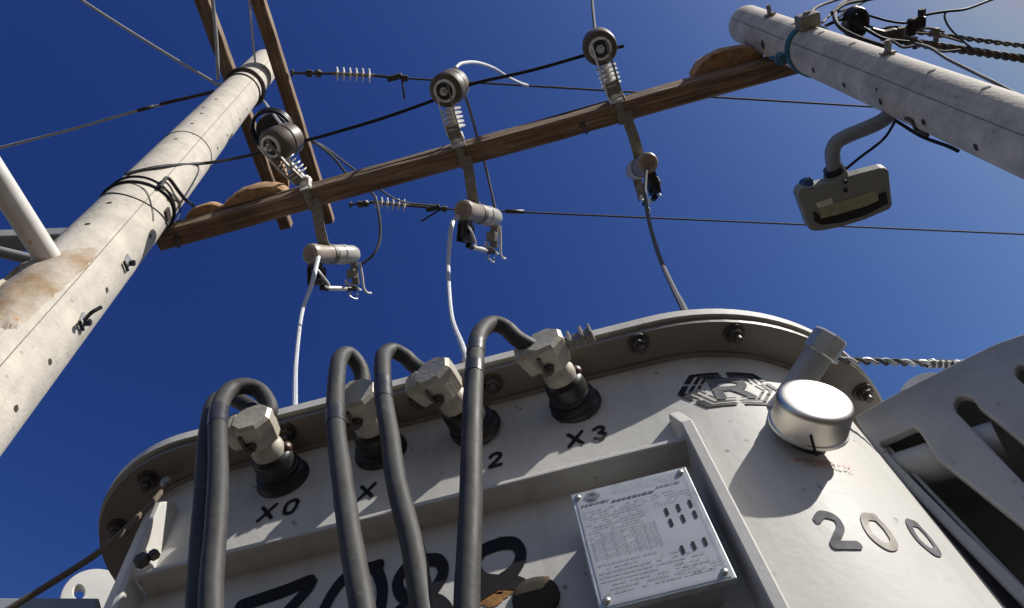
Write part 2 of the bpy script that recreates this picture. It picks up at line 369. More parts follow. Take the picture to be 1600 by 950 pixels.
# ---------------- frame on the front: ledge + two side flanges
FY = YF + WO - .002
b = MB(); b.box((-.198, (.672 + FY + .006) / 2, .762), (.75, FY + .006 - .672, .008)); 
ledge = b.build('ledge', M_paint, T)
b = MB()
def flange_plate(x0, x1, yf, ztop, zbot, drop):
    ym = FY - .012; vs = [(x0, FY + .006, ztop), (x0, ym, ztop), (x0, yf, ztop - drop), (x0, yf, zbot), (x0, FY + .006, zbot)]
    vs += [(x1, y, z) for _, y, z in vs]
    return MB().add(vs, [[0, 1, 2, 3, 4], [9, 8, 7, 6, 5]] + [[k, 5 + k, 5 + (k + 1) % 5, (k + 1) % 5] for k in range(5)])
f1 = flange_plate(.162, .178, .657, .848, .30, .072).build('side_flange', M_paint, T)
f2 = flange_plate(-.590, -.580, .672, .93, .30, .03).build('side_flange', M_paint, T)
for o in (f1, f2):
    bv = o.modifiers.new('bevel', 'BEVEL'); bv.width = .0022; bv.segments = 2
bv = ledge.modifiers.new('bevel', 'BEVEL'); bv.width = .002; bv.segments = 2
b = MB(); q = at(213, 862, 'y', .65)
b.hexnut((q.x, .672, q.z), (0, -1, 0), .010, .012); b.hexnut((q.x + .014, .672, q.z + .006), (0, -1, 0), .007, .010); b.build('ledge_bolt', M_bolt, T)
q = at(262, 757, 'y', .70); b = MB(); b.hexnut((q.x, .700, q.z), (0, -1, 0), .009, .01); b.build('earth_bolt', M_galv, T)
# ---------------- mapped flat print on the wall
def text_mesh(txt, size, bold=0.0, shear=0.0):
    cu = bpy.data.curves.new('t', 'FONT'); cu.body = txt; cu.size = size; cu.offset = bold; cu.shear = shear; cu.align_x = 'CENTER'; cu.align_y = 'CENTER'; cu.resolution_u = 4
    ob = bpy.data.objects.new('t', cu); sc.collection.objects.link(ob); dg = bpy.context.evaluated_depsgraph_get()
    me = bpy.data.meshes.new_from_object(ob.evaluated_get(dg)); vs = [v.co.copy() for v in me.vertices]; fs = [list(p.vertices) for p in me.polygons]
    bpy.data.objects.remove(ob); bpy.data.meshes.remove(me); return vs, fs
def stroke_mesh(strokes, wd):
    """pen strokes (lists of 2-D points) -> ribbon quads with round ends"""
    V = []; Fc = []
    for st in strokes:
        pts = [p.xy for p in smooth_path([(a, b, 0) for a, b in st], 6)]; o = len(V); m = len(pts)
        for i, p in enumerate(pts):
            t = (pts[min(i + 1, m - 1)] - pts[max(i - 1, 0)]); t = t / (t.length or 1); nn = Vector((-t.y, t.x))
            V += [p + nn * wd / 2, p - nn * wd / 2]
        Fc += [[o + 2 * i, o + 2 * i + 1, o + 2 * i + 3, o + 2 * i + 2] for i in range(m - 1)]
        for e, sg in ((0, -1), (m - 1, 1)):
            t = pts[1] - pts[0] if e == 0 else pts[-1] - pts[-2]; t = t / (t.length or 1) * sg; nn = Vector((-t.y, t.x)); k0 = len(V)
            for k in range(7):
                a = -math.pi / 2 + math.pi * k / 6; V.append(pts[e] + t * math.cos(a) * wd / 2 + nn * math.sin(a) * wd / 2)
            Fc.append([k0 + k for k in range(7)])
    return V, Fc
def print_on_wall(name, vs, fs, s0, z0, m, parent=T, d=.0012, rot=0.):
    mb = MB(); c, s_ = math.cos(rot), math.sin(rot)
    mb.add([wall(s0 + v[0] * c - v[1] * s_, z0 + v[0] * s_ + v[1] * c, d + 3e-6 * k) for k, v in enumerate(vs)], fs); return mb.build(name, m, parent)
for txt, px in (('X0', (436, 797)), ('X1', (592, 764)), ('X2', (756, 724)), ('X3', (918, 682))):
    s, z = wall_hit(*px); ch = []
    hgt = .030
    strokes = {'X': [[(-.010, -.013), (.010, .013)], [(-.010, .013), (.010, -.013)]],
               '0': [[(.002, .013), (-.006, .010), (-.008, 0), (-.006, -.010), (-.001, -.013)], [(.005, .012), (.009, .008), (.009, .002)], [(.009, -.003), (.006, -.011), (.003, -.013)]],
               '1': [[(-.004, .009), (.002, .013), (.002, -.013)]],
               '2': [[(-.008, .008), (-.004, .013), (.004, .013), (.007, .007), (.003, 0), (-.008, -.012)], [(-.007, -.013), (.008, -.012)]],
               '3': [[(-.007, .010), (0, .0135), (.006, .010), (.005, .003), (.000, .001)], [(.002, .000), (.008, -.005), (.006, -.011), (-.001, -.0135), (-.007, -.010)]]}
    V = []; Fc = []
    for k, c in enumerate(txt):
        v, f = stroke_mesh(strokes[c], .0058); dx = (-.0175, .0175)[k]; o = len(V); V += [Vector((p.x + dx + p.y * .12, p.y, 0)) for p in v]; Fc += [[i + o for i in q] for q in f]
    print_on_wall('marking_' + txt.lower(), V, Fc, s, z, M_black)
# large serial number 3088 painted below the ledge
def num(name, glyphs, pxs, h, wd, m, sl=.12, rot=0.):
    for g, px in zip(glyphs, pxs):
        s, z = wall_hit(*px); v, f = stroke_mesh(g, wd / h)
        print_on_wall(name, [Vector((p.x * h * .62 + p.y * h * sl, p.y * h, 0)) for p in v], f, s, z, m, rot=rot)
G3 = [[(-.62, .42), (.0, .47), (.46, .5), (.05, .1)], [(.05, .1), (.42, -.05), (.42, -.35), (0, -.5), (-.5, -.38)]]
G0 = [[(.35, .47), (-.15, .42), (-.4, .1), (-.42, -.25), (-.1, -.5), (.35, -.35), (.45, .1), (.3, .47)]]
G8 = [[(.05, .5), (-.22, .46), (-.34, .30), (-.24, .12), (.0, .03), (.30, -.06), (.44, -.27), (.26, -.47), (-.05, -.5), (-.36, -.44), (-.46, -.26), (-.30, -.07), (.0, .03), (.24, .13), (.34, .30), (.26, .45), (.05, .5)]]
sa, za = wall_hit(480, 915); sb, zb = wall_hit(765, 850)
H = .125
for k, (g, px, py) in enumerate(((G3, 440, 912), (G0, 555, 880), (G8, 655, 868), (G8, 772, 842))):
    s, z = wall_hit(px, py); v, f = stroke_mesh(g, .165)
    print_on_wall('serial_digit', [Vector((p.x * H * .68 + p.y * H * .05, p.y * H, 0)) for p in v], f, s + .0, z - H * .5 - .011, M_black, rot=0)
# 200 on the curved right side
G2 = [[(-.45, .34), (-.1, .5), (.3, .38), (.28, .1), (-.1, -.2), (-.4, -.42)], [(-.42, -.45), (.1, -.46), (.5, -.46)]]
H2 = .051
for g, px in ((G2, (1305, 829)), (G0, (1371, 830)), (G0, (1440, 839))):
    s, z = wall_hit(*px); v, f = stroke_mesh(g, .25)
    print_on_wall('rating_digit', [Vector((p.x * H2 * .62, p.y * H2, 0)) for p in v], f, s, z, M_gloss if px[0] == 1371 else M_greyink)  # middle digit is pale: the sun's glint is painted into its colour
# red warning lettering below the gauge (too faded to read: only its faint strokes)
V = []; Fc = []
for row in range(2):
    x = -.040 + row * .012
    while x < .042 - row * .004:
        L_ = random.uniform(.003, .0055); kind = random.random()
        v, f = stroke_mesh([[(x, -.0025), (x, .0025)], [(x, random.choice((-.0025, 0, .0025))), (x + L_, random.choice((-.0025, 0, .0025)))]], .0012)
        o = len(V); V += [Vector((p.x, p.y - row * .009, 0)) for p in v]; Fc += [[i + o for i in q] for q in f]; x += L_ + random.choice((.0014, .0014, .004))
s, z = wall_hit(1285, 722); print_on_wall('faded_red_lettering', V, Fc, s, z, M_redink)
# emblem: striped hexagon round the letter R
def hexagon(s): return [Vector((-1.0 * s, 0)), Vector((-.62 * s, .86 * s)), Vector((.62 * s, .86 * s)), Vector((1.0 * s, 0)), Vector((.62 * s, -.86 * s)), Vector((-.62 * s, -.86 * s))]
V = []; Fc = []
def quad(a, b_, c, d):
    o = len(V); V.extend([Vector((p.x, p.y, 0)) for p in (a, b_, c, d)]); Fc.append([o, o + 1, o + 2, o + 3])
for so_, si in ((1.0, .87), (.80, .725), (.66, .60)):
    Ho, Hi = hexagon(so_), hexagon(si)
    for k in range(6):
        a, b2, c, d = Ho[k], Ho[(k + 1) % 6], Hi[(k + 1) % 6], Hi[k]
        gaps = {0: (.42, .54), 1: (.44, .56), 2: (.42, .54), 3: (.42, .54), 4: (.44, .56), 5: (.42, .54)}[k]
        for t0, t1 in ((0, gaps[0]), (gaps[1], 1)):
            m_ = 3
            for j in range(m_):
                u0 = t0 + (t1 - t0) * j / m_; u1 = t0 + (t1 - t0) * (j + 1) / m_
                quad(a.lerp(b2, u0), a.lerp(b2, u1), d.lerp(c, u1), d.lerp(c, u0))
sl_, zl = wall_hit(1066, 609); sr_, zr = wall_hit(1222, 612); s_t, z_t = wall_hit(1120, 573); s_b, z_b = wall_hit(1150, 640)
ES = .082; EH = .042
sc_, zc_ = wall_hit(1143, 607)
print_on_wall('emblem_rings', [Vector((p.x * ES, p.y * EH / .86, 0)) for p in V], Fc, sc_, zc_, M_black)
V, Fc = stroke_mesh([[(-.42, .62), (-.42, -.62)], [(-.42, .55), (.1, .58), (.42, .42), (.36, .1), (.05, -.02), (-.25, -.02)], [(.05, -.05), (.3, -.3), (.5, -.6)]], .30)
print_on_wall('emblem_letter', [Vector((p.x * .050, p.y * .036, 0)) for p in V], Fc, sc_ - .002, zc_, M_greyink)
b = MB()
# ---------------- nameplate
NY = .661
c0, c1, c2, c3 = [at(*p, 'y', NY) for p in ((890, 770), (1072, 730), (935, 948), (1155, 908))]
nx0, nx1 = (c0.x + c2.x) / 2, (c1.x + c3.x) / 2; nz1, nz0 = (c0.z + c1.z) / 2, (c2.z + c3.z) / 2
b = MB(); b.box(((nx0 + nx1) / 2, NY + .0055, (nz0 + nz1) / 2), (nx1 - nx0, .009, nz1 - nz0), bev=.0015)
npl = b.build('nameplate', M_galv, T)
b = MB(); b.box(((nx0 + nx1) / 2, NY + .0012, (nz0 + nz1) / 2 - .001), (nx1 - nx0 - .010, .0016, nz1 - nz0 - .008)); b.build('nameplate_face', M_plate, npl)
b = MB(); b.box(((nx0 + nx1) / 2, NY + .030, (nz0 + nz1) / 2 - .004), (nx1 - nx0 - .03, .040, nz1 - nz0 - .03)); b.build('nameplate_bracket', M_paint2, npl)
for sx, sz in ((nx0 + .008, nz1 - .009), (nx1 - .009, nz1 - .009), (nx0 + .01, nz0 + .010), (nx1 - .010, nz0 + .010)):
    b = MB(); b.lathe([(0, .0042), (.0015, .004), (.0028, .0028), (.0032, .001)], (sx, NY + .0004, sz), (0, -1, 0), 14); b.build('screw', M_chrome, npl)
W_, H_ = nx1 - nx0, nz1 - nz0; fy = NY - .0003
def pr(mb, u, v, du, dv):            # rectangle on the plate face: u right, v down, fractions
    x = nx0 + u * W_; z = nz1 - v * H_; mb.add([(x, fy, z), (x + du * W_, fy, z), (x + du * W_, fy, z - dv * H_), (x, fy, z - dv * H_)], [[0, 1, 2, 3]])
BL = []
for u, v in [(.715, .34), (.815, .33), (.915, .32), (.715, .44), (.815, .43), (.915, .42)]: BL.append((u, v))
for u, v in [(.72, .675), (.81, .665), (.90, .655)]: BL.append((u, v))
for u, v in BL: b = MB(); pr(b, u - .02, v, .026, .066); b.build('diagram_block', M_black, npl)
b = MB(); rnd = random.Random(3)
def words(mb, u0, u1, v, h, dens=.8):
    u = u0
    while u < u1:
        l = rnd.uniform(.012, .05)
        if rnd.random() < dens: pr(mb, u, v, min(l, u1 - u), h * .8)
        u += l + .008
words(b, .07, .30, .135, .016, 1); words(b, .32, .68, .155, .018, 1); words(b, .70, .90, .13, .012, 1)
b.build('printed_heading', M_print, npl)
b = MB()
for r_ in range(9): words(b, .07, rnd.uniform(.5, .62), .20 + r_ * .024, .007, .75)
for r_ in range(11):
    words(b, .07, .6, .42 + r_ * .020, .005, .9)
for c_ in range(7): pr(b, .08 + c_ * .085, .41, .003, .23)
for r_ in range(8): words(b, .07, rnd.uniform(.45, .9), .67 + r_ * .032, .008, .7)
for r_ in range(5): words(b, .64, .95, .19 + r_ * .025, .006, .6)
for r_ in range(5): words(b, .62, .95, .80 + r_ * .024, .006, .6)
for k in range(5): words(b, .35, .9, .035 + k * .016, .004, .5)
pr(b, .05, .03, .003, .93); pr(b, .95, .03, .003, .93); pr(b, .05, .965, .9, .003)
b.build('printed_text', M_printl, npl)
b = MB()
for du in (0, .018, .036, .054):
    x = nx0 + (.14 + du) * W_; z = nz1 - .075 * H_
    for sg in (-1, 1): b.add([(x, fy, z + .007), (x + .0012, fy, z + .007), (x + sg * .006 + .0012, fy, z), (x + sg * .006, fy, z)], [[0, 1, 2, 3]]); b.add([(x, fy, z - .007), (x + .0012, fy, z - .007), (x + sg * .006 + .0012, fy, z), (x + sg * .006, fy, z)], [[0, 1, 2, 3]])
b.build('plate_emblem', M_print, npl)
# rust bloom and dark drain cover below the number
b = MB(); s, z = wall_hit(838, 935); b.lathe([(0, .028), (.004, .0275), (.006, .025), (.0065, .018)], wall(s, z, 0), (0, -1, 0), 24); b.build('drain_cap', M_dirt, T)
def blob(mb, fpos, s0, z0, rs, rz, n=40, seed=0, d=.0009):
    vs = [fpos(s0, z0, d)]
    for k in range(n):
        a = 2 * math.pi * k / n; q = 1 + .45 * noise.noise(Vector((math.cos(a) * 1.7 + seed, math.sin(a) * 1.7, seed))) + .2 * noise.noise(Vector((math.cos(a) * 6 + seed, math.sin(a) * 6, seed)))
        vs.append(fpos(s0 + rs * q * math.cos(a), z0 + rz * q * math.sin(a), d))
    mb.add(vs, [[0, 1 + k, 1 + (k + 1) % n] for k in range(n)])
b = MB(); s, z = wall_hit(796, 920); blob(b, wall, s, z, .022, .007, seed=3); s, z = wall_hit(836, 908); blob(b, wall, s, z, .016, .004, seed=8, d=.001)
s, z = wall_hit(770, 938); blob(b, wall, s, z, .018, .008, seed=5); b.build('rust_stain', M_rust, T)
# ---------------- round silver gauge and the capped filler tube beside it
gc = at(1275, 622, 'y', .678); na = R_(-75); GN = Vector((math.cos(na), math.sin(na), 0))
b = MB(); b.lathe([(-.050, .048), (-.046, .052), (-.042, .052), (-.041, .050), (-.009, .0495), (-.0045, .0485), (-.002, .0465), (-.0006, .042), (0, .034), (.0004, .02)], gc, GN, 64)
gauge = b.build('gauge_cap', M_chrome, T)
b = MB(); b.lathe([(-.075, .030), (-.050, .030)], gc, GN, 32); b.build('gauge_neck', M_dark, gauge)
q2 = at(1276, 712, 'y', .725)
b = MB(); b.tube(smooth_path([at(1265, 665, 'y', .692), at(1268, 685, 'y', .700), q2]), .0018, 8); b.build('pull_wire', M_black, gauge)
tb = at(1240, 612, 'y', .735); rt = ray(1300, 523).normalized(); tp = rt * (tb.dot(rt) * 1.012); td = (tp - tb).normalized(); L_ = (tp - tb).length
ws, wz = wall_hit(1215, 640)
b = MB(); b.tube([wall(ws, wz, -.01), tb - td * .012], .019, 24); b.lathe([(-.012, .0205), (L_ - .026, .0205)], tb, td, 32); tube_ = b.build('filler_tube', M_paint2, T)
b = MB(); b.lathe([(L_ - .034, .023), (L_ - .032, .0255), (L_ - .003, .0255), (L_, .0235)], tb, td, 8, smooth=False); b.build('filler_cap', M_galv, tube_)
# ---------------- left lifting lug
def plate_px(name, outer, holes, p0, n, thick, m, parent=None, bev=.002, world=True):
    """plate with holes: outlines given in the plane through p0 with normal n"""
    n = n.normalized(); x = Vector((0, 0, 1)).cross(n).normalized(); y = n.cross(x)
    cu = bpy.data.curves.new(name, 'CURVE'); cu.dimensions = '2D'; cu.fill_mode = 'BOTH'; cu.extrude = thick / 2; cu.bevel_depth = bev; cu.bevel_resolution = 2
    for pts in [outer] + holes:
        P = [on_plane(px, py, p0, n) - p0 for px, py in pts]
        sp = cu.splines.new('POLY'); sp.points.add(len(P) - 1); sp.use_cyclic_u = True
        for k, q in enumerate(P): sp.points[k].co = (q.dot(x), q.dot(y), 0, 1)
    ob = bpy.data.objects.new(name, cu); sc.collection.objects.link(ob); dg = bpy.context.evaluated_depsgraph_get()
    me = bpy.data.meshes.new_from_object(ob.evaluated_get(dg)); bpy.data.objects.remove(ob)
    Mx = Matrix((x, y, n)).transposed().to_4x4(); Mx.translation = p0; me.transform(Mx)
    me.materials.clear(); me.materials.append(m)
    for p_ in me.polygons: p_.use_smooth = False; p_.material_index = 0
    o = bpy.data.objects.new(name, me); sc.collection.objects.link(o)
    if parent: o.parent = parent; o.matrix_parent_inverse = root_mat(parent).inverted()
    return o
def px_arc(cx, cy, rx, ry, a0, a1, n=14, tilt=0):
    out = []
    for k in range(n + 1):
        a = R_(a0 + (a1 - a0) * k / n); x = rx * math.cos(a); y = ry * math.sin(a); c, s = math.cos(R_(tilt)), math.sin(R_(tilt)); out.append((cx + x * c - y * s, cy + x * s + y * c))
    return out
lug_n = Vector((.35, -.9, 0)); lug_p = at(150, 930, 'y', .93)
plate_px('lifting_lug', [(190, 960)] + px_arc(152, 945, 56, 50, 180, 300) + [(215, 905), (215, 960)], [px_arc(124, 930, 11, 13, 0, 345, 12)], lug_p, lug_n, .014, M_paint, T)
# ---------------- radiator with rounded slots at the right
RN = Vector((-.44, -.90, 0)).normalized(); RP = Vector((.470, .835, .885)); RP = on_plane(1342, 655, RP * 1.05, RN)
outer = [(1342, 656), (1392, 628), (1440, 603), (1520, 563), (1562, 543), (1600, 530), (1660, 512), (1760, 500), (1900, 560), (1990, 700), (1990, 1330), (1900, 1240), (1600, 944), (1500, 843), (1423, 764), (1378, 712), (1360, 690)]
slot1 = [(1374, 700), (1378, 692), (1406, 680), (1430, 669), (1437, 670), (1443, 677), (1473, 722), (1520, 758), (1600, 822), (1800, 985), (1800, 1128), (1600, 925), (1500, 830), (1428, 757), (1396, 724)]
slot2 = px_arc(1512, 640, 23, 20, 130, 330, 12, 20) + [(1567, 663), (1600, 691), (1800, 858), (1800, 950), (1600, 762), (1558, 718)]
slot3 = px_arc(1603, 588, 19, 17, 130, 330, 12, 20) + [(1720, 664), (1800, 728), (1800, 780), (1690, 686)]
rad = plate_px('radiator_panel', outer, [slot1, slot2, slot3], RP, RN, .010, M_paint2, T, bev=.0035)
# inner web of the radiator seen through the slots
b = MB()
def rp(px, py, d): return on_plane(px, py, RP, RN) - RN * d
b2 = MB(); pA, pB = rp(1392, 722, .030), rp(1490, 690, .030); dirv = (pB - pA).normalized()
b2.tube([pA - dirv * .05, pA + (pB - pA) * 1.6], .030, 28); b2.build('radiator_header', M_paint2, T)
ta = R_(62.6); tc = Vector((math.cos(ta), math.sin(ta), 0)) * 1.0; tf = Vector((math.cos(R_(60.3)), math.sin(R_(60.3)), 0)) * 1.10
MB().add([tc + Vector((0, 0, -.3)), tf + Vector((0, 0, -.3)), tf + Vector((0, 0, .80)), tc + Vector((0, 0, .83)), tc + Vector((.012, .012, -.3)), tf + Vector((.012, .012, -.3)), tf + Vector((.012, .012, .80)), tc + Vector((.012, .012, .83))],
         [[0, 1, 2, 3], [7, 6, 5, 4], [0, 4, 5, 1], [1, 5, 6, 2], [2, 6, 7, 3], [3, 7, 4, 0]]).build('radiator_bracket', M_paint2, T)
for k, (dx, dd) in enumerate(((.16, .03), (.27, .03), (.38, .03))):
    base = RP + Vector((.898, -.44, 0)) * 1.0 * dx
    fb = MB(); cpt = base - RN * (dd + .09) + Vector((0, 0, -.60)); Mf = Matrix((Vector((.898, -.44, 0)), -RN, Vector((0, 0, 1)))).transposed()
    fb.box(cpt, (.016, .16, .92), Mf, bev=.007); fb.build('radiator_fin', M_paint2, T)
def quad_plate(name, P, th, m):
    n_ = (P[1] - P[0]).cross(P[2] - P[0]).normalized() * th; MB().add(list(P) + [p + n_ for p in P], [[0, 1, 2, 3], [7, 6, 5, 4], [0, 4, 5, 1], [1, 5, 6, 2], [2, 6, 7, 3], [3, 7, 4, 0]]).build(name, m, T)
DEP = .24
e0 = rp(1352, 664, .010); e1 = rp(1760, 505, .010); e2 = rp(1960, 1300, .010); e1b = rp(1960, 640, .010)
quad_plate('radiator_cover', (e0, e1, e1 - RN * DEP, e0 - RN * DEP), .006, M_paint2)
quad_plate('radiator_side', (e0 + Vector((0, 0, -.002)), e2, e2 - RN * DEP, e0 - RN * DEP + Vector((0, 0, -.002))), .005, M_paint2)
quad_plate('radiator_back', (e0 - RN * DEP, e1 - RN * DEP, e1b - RN * DEP, e2 - RN * DEP), .005, M_paint2)
# grey lug rising behind the radiator edge
pl = at(1450, 610, 'y', 1.35)
plate_px('lifting_lug', px_arc(1455, 640, 54, 52, 150, 390, 18, -14), [], pl, Vector((-.2, -.97, 0)), .02, M_paint2, T)
# ------------------------------------------------------------------ low-voltage cables
def cable(name, pxpts, label, r=.0140, m=M_cable, tapes=(), cat='cable', group=None):
    P = smooth_path([at(px, py, 'y', y) for px, py, y in pxpts], 10); o = MB().tube(P, r, 18).build(name, m)
    tag(o, label, cat, group)
    for t0, t1 in tapes:
        a, b_ = int(t0 * (len(P) - 1)), int(t1 * (len(P) - 1)); MB().tube(P[a:b_ + 1], r * 1.07, 18).build('tape_wrap', M_tape, o)
    return o
GC = 'thick cables looping up to the bushings'
def cl(i, dx=0, dy=0, dz=0): return CL[i][0] + CL[i][2] @ Vector((dx, dy, dz))
def loop_cable(i, offs, pts, label, tapes, r=.0124):
    P = [cl(i, *offs)] + [at(px, py, 'y', y) for px, py, y in pts]
    P = smooth_path(P, 10); P = [p + Vector((noise.noise(p * 9), noise.noise(p * 9 + Vector((7, 0, 0))), 0)) * .0028 for p in P]; o = MB().tube(P, lambda t: r * (1 + .03 * noise.noise(Vector((t * 30, i, 0)))), 22).build('insulated_cable', M_cable); tag(o, label, 'cable', GC)
    for t0, t1 in tapes:
        a, b_ = int(t0 * (len(P) - 1)), int(t1 * (len(P) - 1)); MB().tube(P[a:b_ + 1], r * 1.06, 18).build('tape_wrap', M_tape, o)
loop_cable(3, (0, 0, 0), [(812, 530, .585), (790, 512, .572), (768, 506, .562), (750, 520, .552), (743, 550, .548), (740, 600, .546), (738, 680, .546), (735, 760, .548), (733, 850, .552), (731, 950, .56), (729, 1100, .57)], 'thick grey cable with the tallest loop, rising to the X3 bushing', [(.42, .47), (.50, .53)])
loop_cable(2, (0, 0, 0), [(650, 572, .60), (632, 556, .587), (612, 548, .575), (598, 560, .566), (598, 600, .56), (604, 655, .556), (614, 720, .556), (630, 790, .558), (646, 860, .56), (662, 950, .565), (690, 1100, .57)], 'thick dark cable looping over to the X2 bushing, second loop from the right', [(.45, .5)], .0120)
loop_cable(1, (0, 0, 0), [(566, 590, .60), (557, 566, .585), (542, 553, .572), (529, 565, .562), (526, 610, .556), (528, 680, .552), (534, 750, .55), (545, 820, .55), (556, 890, .55), (566, 950, .55), (590, 1100, .56)], 'thick grey cable looping over to the X1 bushing left of centre', [(.5, .53)])
loop_cable(0, (.008, 0, .01), [(420, 640, .60), (405, 612, .585), (380, 603, .57), (355, 612, .56), (342, 640, .552), (340, 700, .55), (338, 780, .55), (335, 860, .55), (332, 950, .555), (328, 1100, .56)], 'grey cable forming the upper and nearer of the two loops at the X0 bushing', [(.5, .55)])
loop_cable(0, (-.012, 0, .01), [(396, 645, .61), (375, 628, .605), (350, 620, .60), (332, 632, .59), (323, 670, .58), (320, 730, .575), (316, 800, .575), (313, 870, .575), (310, 950, .58), (306, 1100, .59)], 'darker cable forming the lower loop behind its neighbour at the X0 bushing', [])
# ------------------------------------------------------------------ poles
PL = dict(x=-1.675, y=.998, r=lambda z: .1745 - .0069 * z, top=7.22)
PR = dict(x=1.521, y=.980, r=lambda z: .1085 - .0026 * z, top=4.16)
def pole_hit(P, px, py, off=0.):
    r = ray(px, py); a = r.x ** 2 + r.y ** 2; rad_ = P['r'](3); q = None
    for _ in range(6):
        R = rad_ + off; b_ = -2 * (r.x * P['x'] + r.y * P['y']); c = P['x'] ** 2 + P['y'] ** 2 - R * R
        D = max(b_ * b_ - 4 * a * c, 0); t = (-b_ - math.sqrt(D)) / (2 * a); q = r * t; rad_ = P['r'](q.z)
    n_ = Vector((q.x - P['x'], q.y - P['y'], 0)).normalized(); return q, n_
def pole_pt(P, th, z, off=0.): 
    R = P['r'](z) + off; return Vector((P['x'] + R * math.cos(th), P['y'] + R * math.sin(th), z))
def make_pole(P, m, label, round_top):
    E_ = empty('utility_pole', (P['x'], P['y'], -3)); tag(E_, label, 'utility pole')
    prof = [(z, P['r'](z)) for z in [-3 + k * .4 for k in range(int((P['top'] + 2.9) / .4))]] + [(P['top'] - .03, P['r'](P['top']))]
    R = P['r'](P['top']); prof += [(P['top'] - .03 + .03 * math.sin(a), R - .02 * (1 - math.cos(a))) for a in (.5, 1.0, 1.57)]
    b = MB(); b.lathe(prof, (P['x'], P['y'], 0), n=56, M3=Matrix.Identity(3)); b.build('shaft', m, E_); return E_
EL = make_pole(PL, M_conc, 'tall pale concrete pole at left, sunlit, with timber cross beams at its top', False)
ER = make_pole(PR, M_conc2, 'greyish concrete pole at upper right carrying cables and the lamp', True)
def seam(P, E_, px, z0, z1):
    q, n_ = pole_hit(P, *px); th = math.atan2(n_.y, n_.x); b = MB(); pts = []
    k = 0; z = z0
    while z < z1:
        pts.append(pole_pt(P, th + .012 * noise.noise(Vector((z * 1.3, 0, 0))) + .006 * noise.noise(Vector((z * 9, 3, 0))), z, -.0005)); z += .05
    b.tube(pts, .0022, 5); b.build('mould_seam', M_seam, E_)
seam(PL, EL, (218, 325), -2.9, 7.1); seam(PR, ER, (1420, 140), -2.9, 4.1)
def hole(P, E_, px, py, r=.011, elong=1.0, ang=0.):
    q, n_ = pole_hit(P, px, py); M3 = frame(n_, Vector((0, 0, 1))); b = MB(); vs = [q + n_ * .0015]; m_ = 14
    for k in range(m_):
        a = 2 * math.pi * k / m_; rr = r * (1 + .25 * noise.noise(Vector((math.cos(a) * 2 + px, math.sin(a) * 2, py))))
        u = Vector((rr * math.cos(a) * elong, rr * math.sin(a) / elong ** .5, 0)); c, s = math.cos(ang), math.sin(ang)
        vs.append(q + M3 @ Vector((u.x * c - u.y * s, u.x * s + u.y * c, .0012)) )
    # flat dark disc: the shade inside the hole is painted, nothing is recessed
    b.add(vs, [[0, 1 + k, 1 + (k + 1) % m_] for k in range(m_)]); b.build('bolt_hole', M_hole, E_)
for p_ in [(318, 168), (315, 177), (300, 193), (275, 217), (355, 211), (340, 231), (375, 186), (386, 171), (171, 317), (137, 350), (235, 369), (167, 453), (78, 565), (25, 638), (262, 152 + 160), (338, 155)]:
    hole(PL, EL, *p_, r=.011 if p_[1] > 250 else .010)
for p_ in [(1240, 37), (1283, 51), (1332, 68), (1455, 111), (1541, 137)]: hole(PR, ER, *p_, r=.010, elong=1.6)
for p_ in [(1271, 110), (1319, 133), (1376, 159), (1443, 191), (1525, 230)]: hole(PR, ER, *p_, r=.012)
hole(PR, ER, 1370, 140, r=.006); hole(PR, ER, 1192, 70, r=.022)
# plaster patch round the foot of the steel bracket
q, n_ = pole_hit(PL, 60, 455); th0 = math.atan2(n_.y, n_.x)
V = []; Fc = []; 
corner = [(0, 512), (-60, 555), (-60, 500), (0, 440), (45, 405), (95, 392), (140, 387), (152, 392), (140, 412), (110, 440), (75, 470), (35, 508), (14, 514)]
cen = pole_hit(PL, 40, 455, .004)[0]; b = MB(); ring = []
C2 = smooth_path([(x, y, 0) for x, y in corner + [corner[0]]], 6)[:-1]
for k, c_ in enumerate(C2):
    jx = 6 * noise.noise(Vector((k * .7, 0, 0))); ring.append((c_.x + jx, c_.y + 5 * noise.noise(Vector((k * .7, 5, 0)))))
cx_, cy_ = 30, 462; L = 6; n_r = len(ring); vs = []
for l in range(L + 1):
    for (x, y) in ring:
        t = 1 - l / L * .97; X_, Y_ = cx_ + (x - cx_) * t, cy_ + (y - cy_) * t
        off = 0.0 if l == 0 else .006 + .006 * noise.noise(Vector((X_ * .03, Y_ * .03, 1))); vs.append(pole_hit(PL, X_, Y_, off)[0])
fs = [[l * n_r + k, l * n_r + (k + 1) % n_r, (l + 1) * n_r + (k + 1) % n_r, (l + 1) * n_r + k] for l in range(L) for k in range(n_r)] + [[L * n_r + k for k in range(n_r)]]
b.add(vs, fs, True); b.build('plaster_patch', M_plaster, EL)
# bands of wire round the poles
def band(P, E_, z, r, m, th0=0, th1=2 * math.pi, tilt=0., name='wire_band', tdir=0.):
    pts = [pole_pt(P, th0 + (th1 - th0) * k / 48, z + tilt * math.cos(th0 + (th1 - th0) * k / 48 - tdir), r * .8) for k in range(49)]
    return MB().tube(pts, r, 8).build(name, m, E_)
def zl_(px, py): return pole_hit(PL, px, py)[0].z
band(PL, EL, zl_(405, 150) , .006, M_bolt); band(PL, EL, zl_(398, 118), .016, M_bolt)
band(PL, EL, zl_(310, 215), .0022, M_wiregr, tilt=.02)
band(PL, EL, zl_(230, 285), .007, M_wireb, tilt=.06, tdir=1.2); band(PL, EL, zl_(225, 292), .0028, M_wiregr, tilt=.15, tdir=2.2); band(PL, EL, zl_(238, 283), .005, M_wireb, tilt=.02, tdir=.5)
def px_tube_on(P, pxs, r, off, m, E_, name):
    pts = smooth_path([pole_hit(P, a, b_, off)[0] for a, b_ in pxs], 6); return MB().tube(pts, r, 8).build(name, m, E_)
